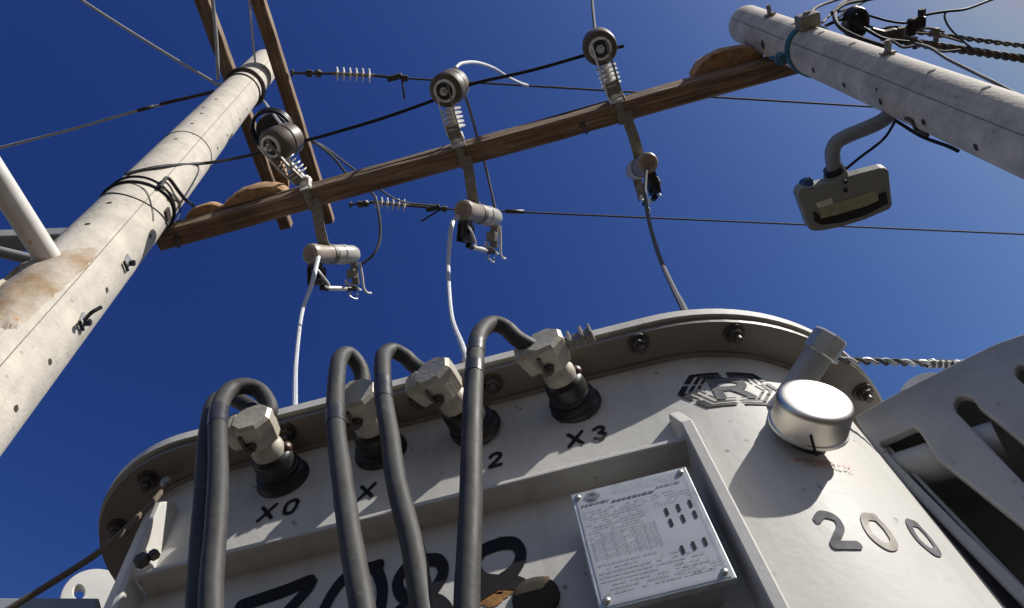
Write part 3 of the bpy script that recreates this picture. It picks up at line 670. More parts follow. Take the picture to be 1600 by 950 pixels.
px_tube_on(PL, [(250, 292), (262, 278), (280, 300), (290, 312), (303, 322)], .009, .02, M_wireb, EL, 'wire_tie')
px_tube_on(PL, [(205, 285), (228, 298), (238, 325), (240, 345)], .0022, .004, M_wiregr, EL, 'tie_wire')
px_tube_on(PL, [(240, 290), (262, 298), (275, 312), (282, 330), (272, 350)], .003, .004, M_wiregr, EL, 'tie_wire')
def pole_box(P, E_, px, py, size, m, name, off=0, rot=0.):
    q, n_ = pole_hit(P, px, py, off); M3 = frame(n_, Vector((0, 0, 1))) @ Matrix.Rotation(rot, 3, 'Z'); return MB().box(q, size, M3, bev=min(size) * .15).build(name, m, E_)
pole_box(PL, EL, 262, 335, (.055, .055, .012), M_bolt, 'square_washer', .004)
for (px, py), hook in (((200, 407), False), ((130, 500), True)):
    pole_box(PL, EL, px, py, (.035, .050, .008), M_galv, 'strap_plate', .004, .2)
    q, n_ = pole_hit(PL, px + 3, py + 4, .008); MB().hexnut(q, n_, .013, .02).build('strap_bolt', M_dark, EL)
    q2, _ = pole_hit(PL, px - 6, py + 2, .01); q3, _ = pole_hit(PL, px, py + 16, .01); MB().tube([q2, q3], .006, 8).build('strap_pin', M_dark, EL)
    if hook:
        a = pole_hit(PL, px + 2, py, .02)[0]; MB().tube(smooth_path([a, a + Vector((.035, -.02, .0)), a + Vector((.06, -.02, .03))]), .007, 10).build('step_hook', M_dark, EL)
for px, py in ((1203, 18), (1387, 78)):
    q, n_ = pole_hit(PR, px, py + 6, .0); M3 = frame(n_, Vector((0, 0, 1)))
    b = MB(); b.box(q + n_ * .004, (.05, .03, .008), M3); b.box(q + n_ * .022, (.012, .03, .04), M3, bev=.002); b.hexnut(q + n_ * .03, n_, .010, .02); b.build('step_clip', M_galvd, ER)
# teal strap
zs = pole_hit(PR, 1237, 72)[0].z
bt = MB(); pts = [pole_pt(PR, 2 * math.pi * k / 48, zs + .05 * math.cos(2 * math.pi * k / 48 - R_(250)), .004) for k in range(49)]
bt.strip(pts, (0, 0, 1), .036, .006); bt.build('teal_strap', M_blue, ER)
b = MB(); q, n_ = pole_hit(PR, 1221, 92, .01); M3 = frame(n_, Vector((0, 0, 1))); b.box(q, (.05, .05, .03), M3, bev=.005); b.tube([q, q + n_ * .02 + Vector((0, 0, .08))], .008, 8); b.hexnut(q, n_, .014, .03); b.build('strap_buckle', M_blue, ER)
q, n_ = pole_hit(PR, 1262, 36, .02); M3 = frame(n_, Vector((0, 0, 1))); b = MB(); b.box(q + n_ * .01, (.09, .07, .06), M3, bev=.008); b.hexnut(q + n_ * .03, n_, .015, .02); b.build('cable_bracket', M_galvd, ER)
# ------------------------------------------------------------------ crossarm
def timber(name, A, B, wd, ht, m, label, cat='crossarm', seed=0):
    """A, B = centre of the bottom face at each end"""
    A, B = Vector(A), Vector(B); L_ = (B - A).length; x = (B - A).normalized(); z = Vector((0, 0, 1)); z = (z - x * z.dot(x)).normalized(); y = z.cross(x)
    Mx = Matrix((x, y, z)).transposed().to_4x4(); Mx.translation = A
    n_ = 40; vs = []
    for i in range(n_ + 1):
        u = L_ * i / n_; dy = .004 * noise.noise(Vector((u * 1.7, seed, 0))); dz = .006 * noise.noise(Vector((u * 1.3, seed, 9)))
        cb = .010
        sec = [(-wd / 2 + cb, 0), (wd / 2 - cb, 0), (wd / 2, cb), (wd / 2, ht - cb), (wd / 2 - cb, ht), (-wd / 2 + cb, ht), (-wd / 2, ht - cb), (-wd / 2, cb)]
        for k, (yy, zz) in enumerate(sec): j = .003 * noise.noise(Vector((u * 6, k, seed))); vs.append((u, yy + dy + j, zz + dz + j))
    fs = [[i * 8 + k, i * 8 + (k + 1) % 8, i * 8 + 8 + (k + 1) % 8, i * 8 + 8 + k] for i in range(n_) for k in range(8)] + [list(range(8))[::-1], [n_ * 8 + k for k in range(8)]]
    b = MB(); b.add(vs, fs); E_ = empty(name, M=Mx); tag(E_, label, cat)
    b.build('beam', m, E_, local=True); return E_, Mx
ZA = 3.70
a0 = at(250, 378, 'z', ZA); a1 = at(1232, 104, 'z', ZA); dv = (a1 - a0).normalized()
A0 = a0 - dv * .02; A1 = a1 + dv * .12
ARM, AMx = timber('wooden_crossarm', A0, A1, .100, .115, M_wood, 'long brown timber crossarm slung between the two concrete poles', 'crossarm')
def arm_at(px, py): 
    q = at(px, py, 'z', ZA); return A0 + dv * (q - A0).dot(dv)
ad_y = Vector((-dv.y, dv.x, 0))     # horizontal, away from the camera
# splinters and a long split on the sunlit face
b = MB(); 
for k, (x0, x1, zz) in enumerate(((.2, 1.1, .08), (1.0, 1.75, .05), (1.9, 2.6, .09))):
    b.tube([A0 + dv * (x0 + (x1 - x0) * j / 8) - ad_y * .0510 + Vector((0, 0, zz + .008 * noise.noise(Vector((j, k, 0))))) for j in range(9)], lambda t: .0008 + .003 * math.sin(math.pi * t), 5)
b.build('crack', M_hole, ARM)
for px, py in ((290, 396), (905, 175)):
    q = arm_at(px, py); b = MB(); b.hexnut(q + Vector((0, 0, .002)), (0, 0, -1), .016, .016); b.tube([q + Vector((0, 0, -.01)), q + Vector((.01, .03, -.06))], .009, 8); b.build('through_bolt', M_bolt, ARM)
# upper beams on the tall pole
ZB = 6.60
def b2p(p0, p1, ext0, ext1, nm, lab, seed):
    A, B = at(*p0, 'z', ZB), at(*p1, 'z', ZB); d = (B - A).normalized()
    return timber(nm, A - d * ext0, B + d * ext1, .105, .12, M_wood2, lab, 'timber beam', seed)
bm1, _ = b2p((401, 0), (512, 350), 1.3, 0, 'timber_beam', 'right-hand brown timber beam running past the top of the tall pole', 3)
bm2, _ = b2p((313, 0), (446, 358), 1.3, 0, 'timber_beam', 'left-hand brown timber beam passing behind the top of the tall pole', 5)
# ------------------------------------------------------------------ mud nests
def nest(px, py, z, wpx, hpx, label, long_dir, flat=1.0):
    c = at(px, py, 'z', z); d = c.length; rx = wpx / F * d / 2 * 1.02; b = MB(); bm = bmesh.new(); bmesh.ops.create_icosphere(bm, subdivisions=4, radius=1)
    x = Vector(long_dir).normalized(); y = Vector((0, 0, 1)).cross(x)
    vs = []
    for v in bm.verts:
        p = v.co.copy(); k = 1 + .10 * noise.noise(p * 1.6 + Vector((px, 0, 0))) + .05 * noise.noise(p * 5 + Vector((0, px, 0)))
        p = p * k; p.z = max(p.z, -.25); vs.append(c + x * p.x * rx + y * p.y * rx * .62 * flat + Vector((0, 0, 1)) * p.z * rx * .75)
    b.add(vs, [[q.index for q in f.verts] for f in bm.faces], True); bm.free()
    o = b.build('mud_nest', M_mud, None, origin=c); tag(o, label, 'bird nest', 'dried mud nests on the timbers'); return o
nest(322, 334, ZA + .15, 56, 30, 'small orange-brown mud nest on the crossarm nearest the left pole', dv, .8)
nest(402, 312, ZA + .15, 92, 44, 'large mud nest on the crossarm between the small nest and left arrester', dv, .75)
nest(1136, 101, ZA + .15, 105, 50, 'dark brown mud nest on the crossarm beside the right pole', dv, .7)
nest(437, 268, ZB + .16, 60, 40, 'pale mud nest clinging to the left timber beam by the tall pole', Vector((0, 1, 0)), .5)
# ------------------------------------------------------------------ arresters
arr_px = [((424, 229), (472, 208), (478, 300)), ((695, 142), (716, 128), (716, 228)), ((938, 76), (934, 66), (966, 156))]
labs = ['brown drum-shaped surge arrester on the crossarm nearest the tall pole', 'brown surge arrester at the middle of the crossarm, curled pale lead on top', 'brown surge arrester on the crossarm nearest the right pole, disc seen face-on']
def arrester_body(E_):
    b = MB(); b.lathe([(0, .056), (.004, .076), (.012, .083), (.080, .084), (.083, .079), (.090, .079), (.093, .083), (.150, .081), (.165, .072), (.170, .045)], M3=Matrix.Identity(3), n=40)
    body = b.build('drum', M_brown, E_, local=True)
    b = MB(); b.lathe([(-.012, .044), (-.012, .053), (.006, .057), (.006, .040)], M3=Matrix.Identity(3), n=32, closed=True); b.build('rim_ring', M_white, body, local=True)
    b = MB(); b.lathe([(-.004, .040), (.002, .040)], M3=Matrix.Identity(3), n=24); b.build('base_plate', M_dark, body, local=True)
    b = MB(); b.hexnut((0, 0, -.004), (0, 0, -1), .022, .018); b.lathe([(0, .011), (.034, .010)], (0, 0, -.01), (0, 0, -1), 12); b.build('centre_bolt', M_galv, body, local=True)
    b = MB(); b.lathe([(.168, .03), (.185, .028), (.19, .014), (.21, .012)], M3=Matrix.Identity(3), n=16); b.build('top_terminal', M_galvd, body, local=True)
    return body
AG = 'surge arresters standing off the crossarm'
body0 = None; ARR = []
for i, (p0, p1, pm) in enumerate(arr_px):
    B = at(*p0, 'z', 3.79); Tp = at(*p1, 'z', 4.0); ax = (Tp - B).normalized(); mt = arm_at(*pm) - ad_y * .052 + Vector((0, 0, .06))
    E_ = empty('surge_arrester', mt); tag(E_, labs[i], 'arrester', AG)
    Mb = Matrix.Translation(B) @ frame(ax, Vector((0, 1, 0))).to_4x4()
    if body0 is None: body0 = arrester_body(E_); o = body0
    else: o = copy_tree(body0, E_)
    o.matrix_parent_inverse = root_mat(E_).inverted(); o.matrix_basis = Mb; ARR.append((B, ax))
    back = (mt - B); side = ax.cross(back).normalized()
    rail = [B - ax * .030 - back.normalized() * .035, B - ax * .034, B + back * .45 - ax * .034, B + back * .82 - ax * .02, mt + Vector((0, 0, .02)) - ad_y * .03, mt + Vector((0, 0, -.05)) - ad_y * .004]
    for sg in (-1, 1):
        MB().strip([p + side * sg * .034 for p in rail], side * .3 + ax, .016, .006).build('bracket_rail', M_whitem if sg == 1 else M_galvd, E_)  # rail on one side is whiter: its sunlit edge is put into the colour
    MB().strip([B + back * .62 - ax * .03, B + back * .85 - ax * .018, mt - ad_y * .03], side, .062, .006).build('bracket_plate', M_galvd, E_)
    # porcelain support with sheds
    sx0 = B + back * .30 + ax * .012; sd_ = (back + ax * .01).normalized(); pr_ = [(0, .018)]
    for k in range(5): z = .008 + k * .022; pr_ += [(z, .018), (z + .006, .052), (z + .009, .052), (z + .013, .018)]
    pr_ += [(.125, .018), (.135, .03), (.165, .032), (.175, .022)]
    MB().lathe(pr_, sx0, sd_, 24).build('shed_stack', M_white, E_)
    # bent clamp over the beam
    MB().strip([mt - ad_y * .034 + Vector((0, 0, .035)), mt - ad_y * .006 + Vector((0, 0, -.01)), mt - ad_y * .006 + Vector((0, 0, -.055))], dv, .055, .007).build('mount_angle', M_whitem, E_)
    MB().strip([mt - ad_y * .004 + Vector((0, 0, -.062)), mt + ad_y * .108 + Vector((0, 0, -.062))], dv, .035, .005).build('mount_band', M_galvd, E_)
# ------------------------------------------------------------------ fuse cutouts
cut_px = [((483, 397), (556, 398)), ((722, 328), (776, 341)), ((1013, 254), (990, 268))]
labc = ['grey porcelain fuse cutout lying sideways, hanging lowest at the left', 'grey porcelain fuse cutout at the centre below the crossarm', 'fuse cutout at the right seen end-on with its round porcelain rim']
def cutout_build(E_):
    L_ = .24; b = MB()
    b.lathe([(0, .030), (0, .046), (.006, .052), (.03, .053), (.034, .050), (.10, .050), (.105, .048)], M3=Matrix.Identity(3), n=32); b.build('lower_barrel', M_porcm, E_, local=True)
    b = MB(); b.lathe([(-.001, .034), (.002, .034)], M3=Matrix.Identity(3), n=24); b.build('barrel_socket', M_porcb, E_, local=True)
    b = MB(); b.lathe([(.105, .0515), (.125, .0515)], M3=Matrix.Identity(3), n=32); b.build('centre_band', M_galvd, E_, local=True)
    b = MB(); b.lathe([(.125, .050), (.16, .050), (.163, .053), (.178, .053), (.181, .050), (.225, .049), (.238, .042), (.242, .03)], M3=Matrix.Identity(3), n=32); b.build('upper_barrel', M_porc, E_, local=True)
    b = MB(); b.box((0, .085, .028), (.05, .10, .045), bev=.006); b.box((.014, .11, .035), (.012, .09, .07), bev=.003); b.box((-.016, .11, .035), (.012, .09, .07), bev=.003); b.hexnut((.02, .10, .03), (1, 0, 0), .014, .014); b.hexnut((-.02, .13, .02), (-1, 0, 0), .012, .012)
    b.build('lower_hinge', M_dark, E_, local=True)
    b = MB(); b.tube(smooth_path([(.0, .04, .012), (.035, .10, .03), (.03, .15, .07), (.03, .17, .062)]), .006, 8); b.build('hinge_arm', M_whitem, E_, local=True)
    MB().tube([(0, .165, .055), (0, .172, .085)], .015, 12).build('fuse_ferrule', M_dark, E_, local=True); MB().tube([(0, .176, .185), (0, .178, .235)], .014, 12).build('fuse_ferrule', M_dark, E_, local=True)
    b = MB(); b.tube([(0, .170, .075), (0, .177, .195)], .0125, 16); b.build('fuse_tube', M_white, E_, local=True)
    b = MB(); b.strip([(0, .035, .232), (0, .10, .236), (0, .155, .24)], (1, 0, 0), .045, .008); b.box((0, .10, .222), (.05, .05, .03), bev=.004); b.build('upper_bracket', M_galvd, E_, local=True)
    b = MB(); b.tube(smooth_path([(.02, .04, .25), (.02, .11, .262), (.02, .17, .268), (.02, .20, .285), (.02, .205, .31)]), .006, 8); b.tube(smooth_path([(-.015, .13, .20), (-.02, .15, .205), (0, .16, .23), (.02, .19, .25)]), .007, 8); b.build('upper_hook', M_whitem, E_, local=True)
    b = MB(); b.tube(smooth_path([(0, .18, .225), (.0, .205, .20), (.01, .225, .21), (.01, .23, .235), (0, .205, .245)]), .004, 8); b.build('pull_ring', M_galv, E_, local=True)
CG = 'fuse cutouts hanging from the crossarm'; cut0 = None; CUT = []
for i, (p0, p1) in enumerate(cut_px):
    B = at(*p0, 'z', 3.52); Tp = at(*p1, 'z', 3.74); ax = (Tp - B).normalized(); M3 = frame(ax, Vector((1, 0, 0)))
    y = Vector((0, 1, 0)); y = (y - ax * y.dot(ax)).normalized(); 
    if i == 0: y = (y + Vector((.12, 0, 0))).normalized(); y = (y - ax * y.dot(ax)).normalized()
    x = y.cross(ax); zs_ = max(.9, (Tp - B).length / .245); Mx = Matrix((x, y, ax * zs_)).transposed().to_4x4(); Mx.translation = B
    if cut0 is None: E_ = empty('fuse_cutout', M=Mx); cutout_build(E_); cut0 = E_
    else:
        E_ = copy_tree(cut0); E_.matrix_world = Mx; ROOT[E_.name] = Mx
    tag(E_, labc[i], 'fuse cutout', CG); CUT.append((B, ax, Mx))
for i, (B, ax, Mx) in enumerate(CUT):
    E_ = [o for o in sc.collection.objects if o.name.startswith('fuse_cutout')][i]
    m0 = arm_at(*((490, 312), (728, 248), (978, 172))[i]) + ad_y * .045 + Vector((0, 0, -.004)); mid = B + ax * .115
    MB().strip(smooth_path([m0 - ad_y * .05, m0, m0.lerp(mid, .35) + Vector((0, 0, -.03)), m0.lerp(mid, .75) + Vector((0, .0, -.02)), mid - Mx.to_3x3().col[1] * .045]), dv, .052, .007).build('hanger_strap', M_galvd, E_)
# ------------------------------------------------------------------ wires
def wire(pts, r, m, label, name='wire', cat='wire', n=8, sm=8, group=None):
    P = smooth_path([p if isinstance(p, Vector) else at(p[0], p[1], 'z', p[2]) for p in pts], sm)
    return tag(MB().tube(P, r, n).build(name, m), label, cat, group)
# high-voltage leads
for i, (pts, m, lab) in enumerate((
    ([(497, 402, 3.50), (492, 425, 3.35), (486, 448, 3.2), (472, 488, 2.9), (463, 560, 2.2), (461, 634, 1.40), (461, 660, 1.36)], M_wirew, 'pale lead dropping from the left cutout behind the transformer lid'),
    ([(716, 338, 3.50), (706, 352, 3.4), (701, 400, 3.1), (701, 440, 2.8), (706, 495, 2.2), (724, 545, 1.40), (728, 575, 1.36)], M_wirew, 'pale lead curving down from the centre cutout to the lid'),
    ([(1010, 262, 3.50), (1008, 300, 3.3), (1014, 345, 3.0), (1030, 400, 2.5), (1052, 450, 1.9), (1069, 484, 1.40), (1075, 512, 1.36)], M_wiregr, 'dark grey lead falling from the right cutout to the transformer'))):
    wire(pts, (lambda t: .0125 - .0075 * t) if i < 2 else .0085, m, lab, 'lead_wire')
for k, (px, py, z) in enumerate(((461, 634, 1.40),)): pass
wire([(130, 2, 7.0), (60, -40, 7.3), (-60, -110, 7.8)], .016, M_wirew, 'far part of a pale guy wire running off the top left') if False else None
wire([(40, -60, 7.0), (130, 2, 6.9), (240, 72, 6.6), (345, 135, 6.3)], .0135, M_wirew, 'pale stay wire running from the top left to the tall pole', sm=4)
wire([(-60, 247, 5.6), (0, 231, 5.7), (120, 200, 5.9), (215, 173, 6.05), (335, 143, 6.25)], .0105, M_wirew, 'pale twisted guy wire running from the left edge to the tall pole', sm=4)
b = MB()
for a, c_ in (((215, 173, 6.04), (240, 166, 6.08)), ((250, 163, 6.1), (335, 143, 6.24))): b.tube([at(*a[:2], 'z', a[2]), at(*c_[:2], 'z', c_[2])], .0135, 8)
tag(b.build('wire_grip', M_bolt), 'dark grip sleeves on the guy wire beside the tall pole', 'wire grip')
b = MB(); q = at(346, 135, 'z', 6.3); b.lathe([(0, .03), (.04, .03)], q, (0, 1, .2), 16); b.box(q + Vector((.03, 0, 0)), (.09, .05, .05), bev=.01); tag(b.build('stay_clamp', M_galv), 'pale metal clamp joining the stay wires on the tall pole', 'clamp')
wire([(329, -40, 6.5), (333, 10, 6.5), (338, 60, 6.45), (341, 125, 6.35)], .014, M_wirew, 'pale rod hanging along the left timber beam to the stay clamp', sm=4)
wire([(388, -10, 6.55), (392, 30, 6.5), (398, 90, 6.5), (404, 148, 6.4), (414, 160, 6.2), (438, 192, 4.6), (450, 196, 4.1)], .0085, M_wirew, 'pale jumper passing the pole top down to the left arrester', sm=6)
# black earth cable strung past the arresters
def arrp(i, f): B, ax = ARR[i]; return B + ax * f
pl_a, _ = pole_hit(PL, 196, 272, .012); pl_b, _ = pole_hit(PL, 253, 260, .012); pl_c, _ = pole_hit(PL, 320, 255, .03)
wire([pl_a, pl_b, pl_c, (370, 247, 4.0), (411, 237, 3.9), (480, 219, 3.9), (520, 208, 3.9), (600, 184, 3.88), (690, 152, 3.9), (735, 132, 3.9), (830, 110, 3.86), (916, 86, 3.9), (974, 72, 3.95)], .0085, M_wireb, 'black cable strung from the tall pole past all three arresters', 'earth_cable', 'cable')
wire([(724, 142, 3.9), (735, 175, 3.95), (746, 215, 4.05), (759, 262, 4.05), (770, 310, 3.9), (778, 345, 3.78), (782, 370, 3.72)], .0075, M_wiregr, 'dark lead from the middle arrester down to the centre cutout', 'lead_wire')
wire([(712, 106, 4.05), (722, 99, 4.3), (745, 98, 4.8), (772, 107, 5.4), (796, 122, 6.0), (815, 131, 6.5), (824, 134, 6.6)], (lambda t: .0085 + .006 * t), M_wirew, 'short pale lead arching from the middle arrester to the upper conductor', 'lead_wire')
wire([(924, -30, 5.2), (925, 0, 4.9), (930, 50, 4.1), (933, 62, 4.02)], .0085, M_wiregr, 'grey wire rising from the right arrester out of the top', 'lead_wire')
wire([(484, 216, 3.95), (520, 245, 4.2), (545, 275, 4.3), (580, 300, 4.2), (590, 322, 4.0), (594, 370, 3.85), (583, 398, 3.75), (562, 415, 3.72)], .0075, M_wiregr, 'grey lead looping from the left arrester round to the left cutout', 'lead_wire')
wire([(488, 222, 4.2), (510, 232, 4.8), (555, 266, 5.6), (620, 312, 6.4), (680, 322, 6.6)], .0085, M_wiregr, 'thin grey jumper crossing behind the crossarm to the lower string clamp', 'lead_wire')
# strain strings
def string(p0, psh0, psh1, pcl, ptail, far, lab1, lab2, nsh=6):
    z = ZB + .05; A = at(*p0, 'z', z); S0, S1 = at(*psh0, 'z', z), at(*psh1, 'z', z); K = at(*pcl, 'z', z); d = (S1 - S0).normalized()
    E_ = empty('strain_insulator', A); tag(E_, lab1, 'insulator', 'ribbed strain insulators on the right timber beam')
    b = MB(); b.tube([A, S0], .011, 8); b.hexnut(A.lerp(S0, .35), d, .032, .05); b.lathe([(0, .02), (.03, .036), (.06, .02)], A.lerp(S0, .55), d, 12); b.hexnut(A, d, .03, .02); b.build('link', M_bolt, E_)
    Ls = (S1 - S0).length; b = MB(); b.lathe([(-.02, .016), (Ls + .02, .016)], S0, d, 12); b.build('core_rod', M_galvd, E_)
    for k in range(nsh):
        c = S0 + d * (Ls * (k + .5) / nsh); MB().lathe([(-.008, .018), (-.004, .055), (.004, .055), (.012, .018)], c, d, 24).build('shed', M_white, E_)
    b = MB(); b.tube([S1, K], .012, 8); b.box(S1.lerp(K, .75), (.13, .045, .05), frame(Vector((0, 0, 1)), Vector((0, 1, 0))), bev=.01); b.hexnut(K, d, .028, .05); b.build('dead_end_clamp', M_bolt, E_)
    b = MB(); b.tube([K, at(*ptail, 'z', z)], .009, 6); b.build('wire_tail', M_bolt, E_)
    Fp = at(*far, 'z', z); Fp2 = K + (Fp - K) * 2.2; mid = K.lerp(Fp, .5)
    o = MB().tube([K, mid, Fp, Fp2], .0092, 8).build('conductor', M_wiregr if True else M_bolt); tag(o, lab2, 'wire', 'bare overhead conductors running right'); return E_
string((455, 114), (522, 115), (582, 118), (628, 122), (632, 155), (1350, 166), 'upper ribbed strain insulator on the timber beam near the pole top', 'upper bare conductor passing behind the crossarm to the right pole')
string((546, 320), (583, 316), (636, 321), (690, 326), (658, 346), (1600, 366), 'lower ribbed strain insulator just below the crossarm at left', 'lower bare conductor crossing the whole sky to the right edge', 6)
b = MB(); q0 = at(790, 330, 'z', ZB + .05); q1 = at(818, 331, 'z', ZB + .05); b.tube([q0, q1], .02, 8); tag(b.build('splice_sleeve', M_bolt), 'short dark splice sleeve on the lower conductor right of the centre cutout', 'splice')
# black coil behind the left arrester
cc = at(424, 204, 'z', 5.2); b = MB()
for k in range(3):
    o_ = cc + Vector((.0, .0, k * .03)); b.tube([o_ + Vector((.13 * math.cos(a), .13 * math.sin(a), 0)) for a in [2 * math.pi * j / 24 for j in range(25)]], .012, 8)
b.lathe([(0, .10), (.09, .10)], cc, (0, 0, 1), 24); b.lathe([(-.02, .01), (.45, .012)], cc, (0, 0, 1), 8)
tag(b.build('cable_drum', M_dark), 'black round drum half hidden behind the left arrester', 'drum')
# ------------------------------------------------------------------ steel bracket on the left pole
q, n_ = pole_hit(PL, 78, 408, -.02); zb = q.z
EB = empty('steel_bracket', q); tag(EB, 'white painted steel pipe bracket fixed to the tall pole at the left edge', 'bracket')
pA = q; pB = at(-10, 270, 'z', zb); d = (pB - pA)
MB().tube([pA - d * .03, pA + d, pA + d * 2.2], .045, 28).build('pipe_arm', mat('chipped_white_paint', (.62, .60, .56), .5, var=.1, scale=14, spots=.9, spotcol=(.42, .22, .07), spotscale=22), EB)
zc2 = zb + .35
pA = at(118, 372, 'z', zc2); pB = at(0, 376, 'z', zc2); d = (pB - pA).normalized(); M3 = frame(Vector((0, 0, 1)), d); M3 = Matrix((d, Vector((0, 0, 1)).cross(d), Vector((0, 0, 1)))).transposed()
MB().box(pA.lerp(pB, .5) + d * .5, ((pB - pA).length + 1.0, .07, .07), M3, bev=.006).build('channel_arm', M_lampbody, EB)
pA = at(60, 408, 'z', zb + .15); pB = at(0, 394, 'z', zb + .15); d = (pB - pA)
MB().tube([pA, pA + d * 4], .022, 12).build('brace_rod', M_lampbody, EB)
# ------------------------------------------------------------------ street lamp on the right pole
q, n_ = pole_hit(PR, 1392, 196, -.01); zl2 = 2.62
EL2 = empty('floodlight', q); tag(EL2, 'grey area floodlight on a bent pipe arm below the right pole', 'lamp')
arm = smooth_path([Vector((PR['x'], PR['y'], zl2)), at(1385, 184, 'z', zl2), at(1325, 212, 'z', zl2), at(1308, 222, 'z', zl2), at(1301, 236, 'z', zl2), at(1302, 255, 'z', zl2), at(1306, 280, 'z', zl2)], 8)
MB().tube(arm, .027, 24).build('pipe_arm', M_lampgrey, EL2)
e0, e1 = at(1302, 264, 'z', zl2), at(1307, 276, 'z', zl2); d = (e1 - e0).normalized()
MB().lathe([(-.006, .036), (.016, .036)], e0, d, 28).build('dark_collar', M_dark, EL2)
MB().lathe([(.016, .043), (.085, .043), (.095, .036)], e0, d, 28).build('socket', M_lampbody, EL2)
b = MB(); s0_ = at(1320, 283, 'z', zl2 - .05); b.hexnut(s0_, (0, 0, -1), .008, .012); b.hexnut(s0_ + Vector((0, .035, 0)), (0, 0, -1), .008, .012); b.build('socket_bolt', M_dark, EL2)
hp = at(1320, 310, 'z', zl2 - .03); hn = Vector((.0, .10, -1)).normalized()
head_out = px_arc(1256, 305, 7, 9, 170, 250, 4) + [(1300, 287), (1345, 274), (1376, 266)] + px_arc(1378, 272, 8, 7, -70, 10, 4) + [(1390, 312)] + px_arc(1384, 318, 7, 8, 0, 70, 4) + [(1350, 341), (1310, 353), (1283, 358)] + px_arc(1272, 350, 7, 8, 90, 160, 4)
def plate2(name, pts, p0, n, thick, m, parent, holes=[], bev=.004, off=0.):
    n = n.normalized(); o = plate_px(name, pts, holes, p0, n, thick, m, parent, bev=bev)
    o.data.transform(Matrix.Translation(n * (-off))); return o
plate2('housing', head_out, hp, hn, .030, M_lampbody, EL2, bev=.008, off=.019)
win = [(1276, 333), (1372, 300), (1382, 303), (1383, 318), (1350, 332), (1310, 344), (1284, 347), (1276, 343)]
inr = lambda pts, cx, cy, f: [(cx + (x - cx) * f, cy + (y - cy) * f) for x, y in pts]
frm = [(1270, 330), (1277, 334), (1279, 341), (1310, 334), (1350, 322), (1372, 312), (1372, 303), (1382, 299), (1385, 316), (1350, 334), (1310, 346), (1282, 349), (1272, 344)]
plate2('lens_frame', frm, hp, hn, .006, M_dark, EL2, bev=.001, off=-.008)
plate2('lens', [(1281, 334), (1370, 304), (1371, 312), (1350, 321), (1310, 333), (1281, 340)], hp, hn, .003, M_lampglass, EL2, bev=.0005, off=-.007)
plate2('lens_panel', [(1277, 324), (1298, 318), (1366, 297), (1370, 303), (1350, 312), (1310, 325), (1282, 333)], hp, hn, .002, M_lampglass, EL2, bev=.0005, off=-.0062)
plate2('rating_label', [(1273, 316), (1298, 308), (1301, 319), (1278, 327)], hp, hn, .001, M_label, EL2, bev=.0002, off=-.0065)
pc = at(1263, 298, 'z', zl2 - .02); b = MB(); b.lathe([(0, .028), (.035, .027), (.046, .021), (.05, .010)], pc, (.0, -.85, .5), 24); b.build('photocell', M_bluec, EL2)
# lamp feed cable (held by the lamp: its own part)
MB().tube(smooth_path([pole_hit(PR, 1400, 187, .0)[0], at(1385, 212, 'z', 2.60), at(1368, 228, 'z', 2.58), at(1345, 245, 'z', 2.58), at(1322, 264, 'z', 2.58)], 8), .0052, 8).build('feed_cable', M_wireb, EL2)
px_tube_on(PR, [(1415, 185), (1425, 190), (1432, 203), (1450, 212)], .006, .006, M_bolt, ER, 'cable_clip')
# dark cable lying along the underside of the right pole
wire([pole_hit(PR, 1402, 190, .006)[0], pole_hit(PR, 1440, 213, .004)[0], pole_hit(PR, 1480, 228, .004)[0], pole_hit(PR, 1497, 236, .006)[0]], .006, M_wireb, 'short dark cable hugging the underside of the right pole', 'pole_cable', 'cable')
# ------------------------------------------------------------------ twisted bundles and loops above the right pole
def twisted(p0, p1, r, label, strands=3, m=M_wirebr, turns=22, name='twisted_cable', m2=None, sag=.06):
    E_ = empty(name, p0); tag(E_, label, 'cable'); N_ = turns * 12
    d = (p1 - p0); M3 = frame(d.normalized())
    for s in range(strands):
        pts = [p0 + d * (k / N_) + M3 @ Vector((r * math.cos(2 * math.pi * (turns * k / N_ + s / strands)), r * math.sin(2 * math.pi * (turns * k / N_ + s / strands)), 0)) + Vector((0, 0, -sag * math.sin(math.pi * k / N_))) for k in range(N_ + 1)]
        MB().tube(pts, r * .95, 7).build('strand', (m2 if (m2 and s == 0) else m), E_)
    return E_
zr = 3.78
twisted(at(1385, 44, 'z', zr), at(1900, 108, 'z', zr + .3), .007, 'upper twisted aluminium bundle leaving the right pole', 2, M_wirebr, 20, m2=M_wiregr)
twisted(at(1395, 62, 'z', zr - .1), at(1900, 132, 'z', zr + .1), .011, 'thicker lower twisted cable bundle leaving the right pole', 3, M_wirebr, 14, m2=M_wiregr)
wire([(1262, 25, 3.6), (1275, 12, 3.75), (1300, 2, 3.9), (1345, -12, 4.1)], .0075, M_wiregr, 'grey cable rising from the bracket on the right pole', 'loop_cable', 'cable')
wire([(1285, 35, 3.6), (1300, 22, 3.75), (1330, 12, 3.85), (1360, -2, 4.0)], .0065, M_wiregr, 'thin grey cable beside the bracket on the right pole', 'loop_cable', 'cable')
wire([(1345, -8, 4.0), (1318, 4, 3.85), (1304, 22, 3.7), (1312, 42, 3.55), (1340, 58, 3.45), (1382, 72, 3.35)], .010, M_wireb, 'thick black cable curling down beside the right pole top', 'loop_cable', 'cable')
wire([(1310, 28, 3.7), (1325, 17, 3.75), (1350, 22, 3.72), (1385, 32, 3.7), (1412, 36, 3.7), (1424, 33, 3.7)], .006, M_wireb, 'black cable arching over to the black junction connector', 'loop_cable', 'cable')
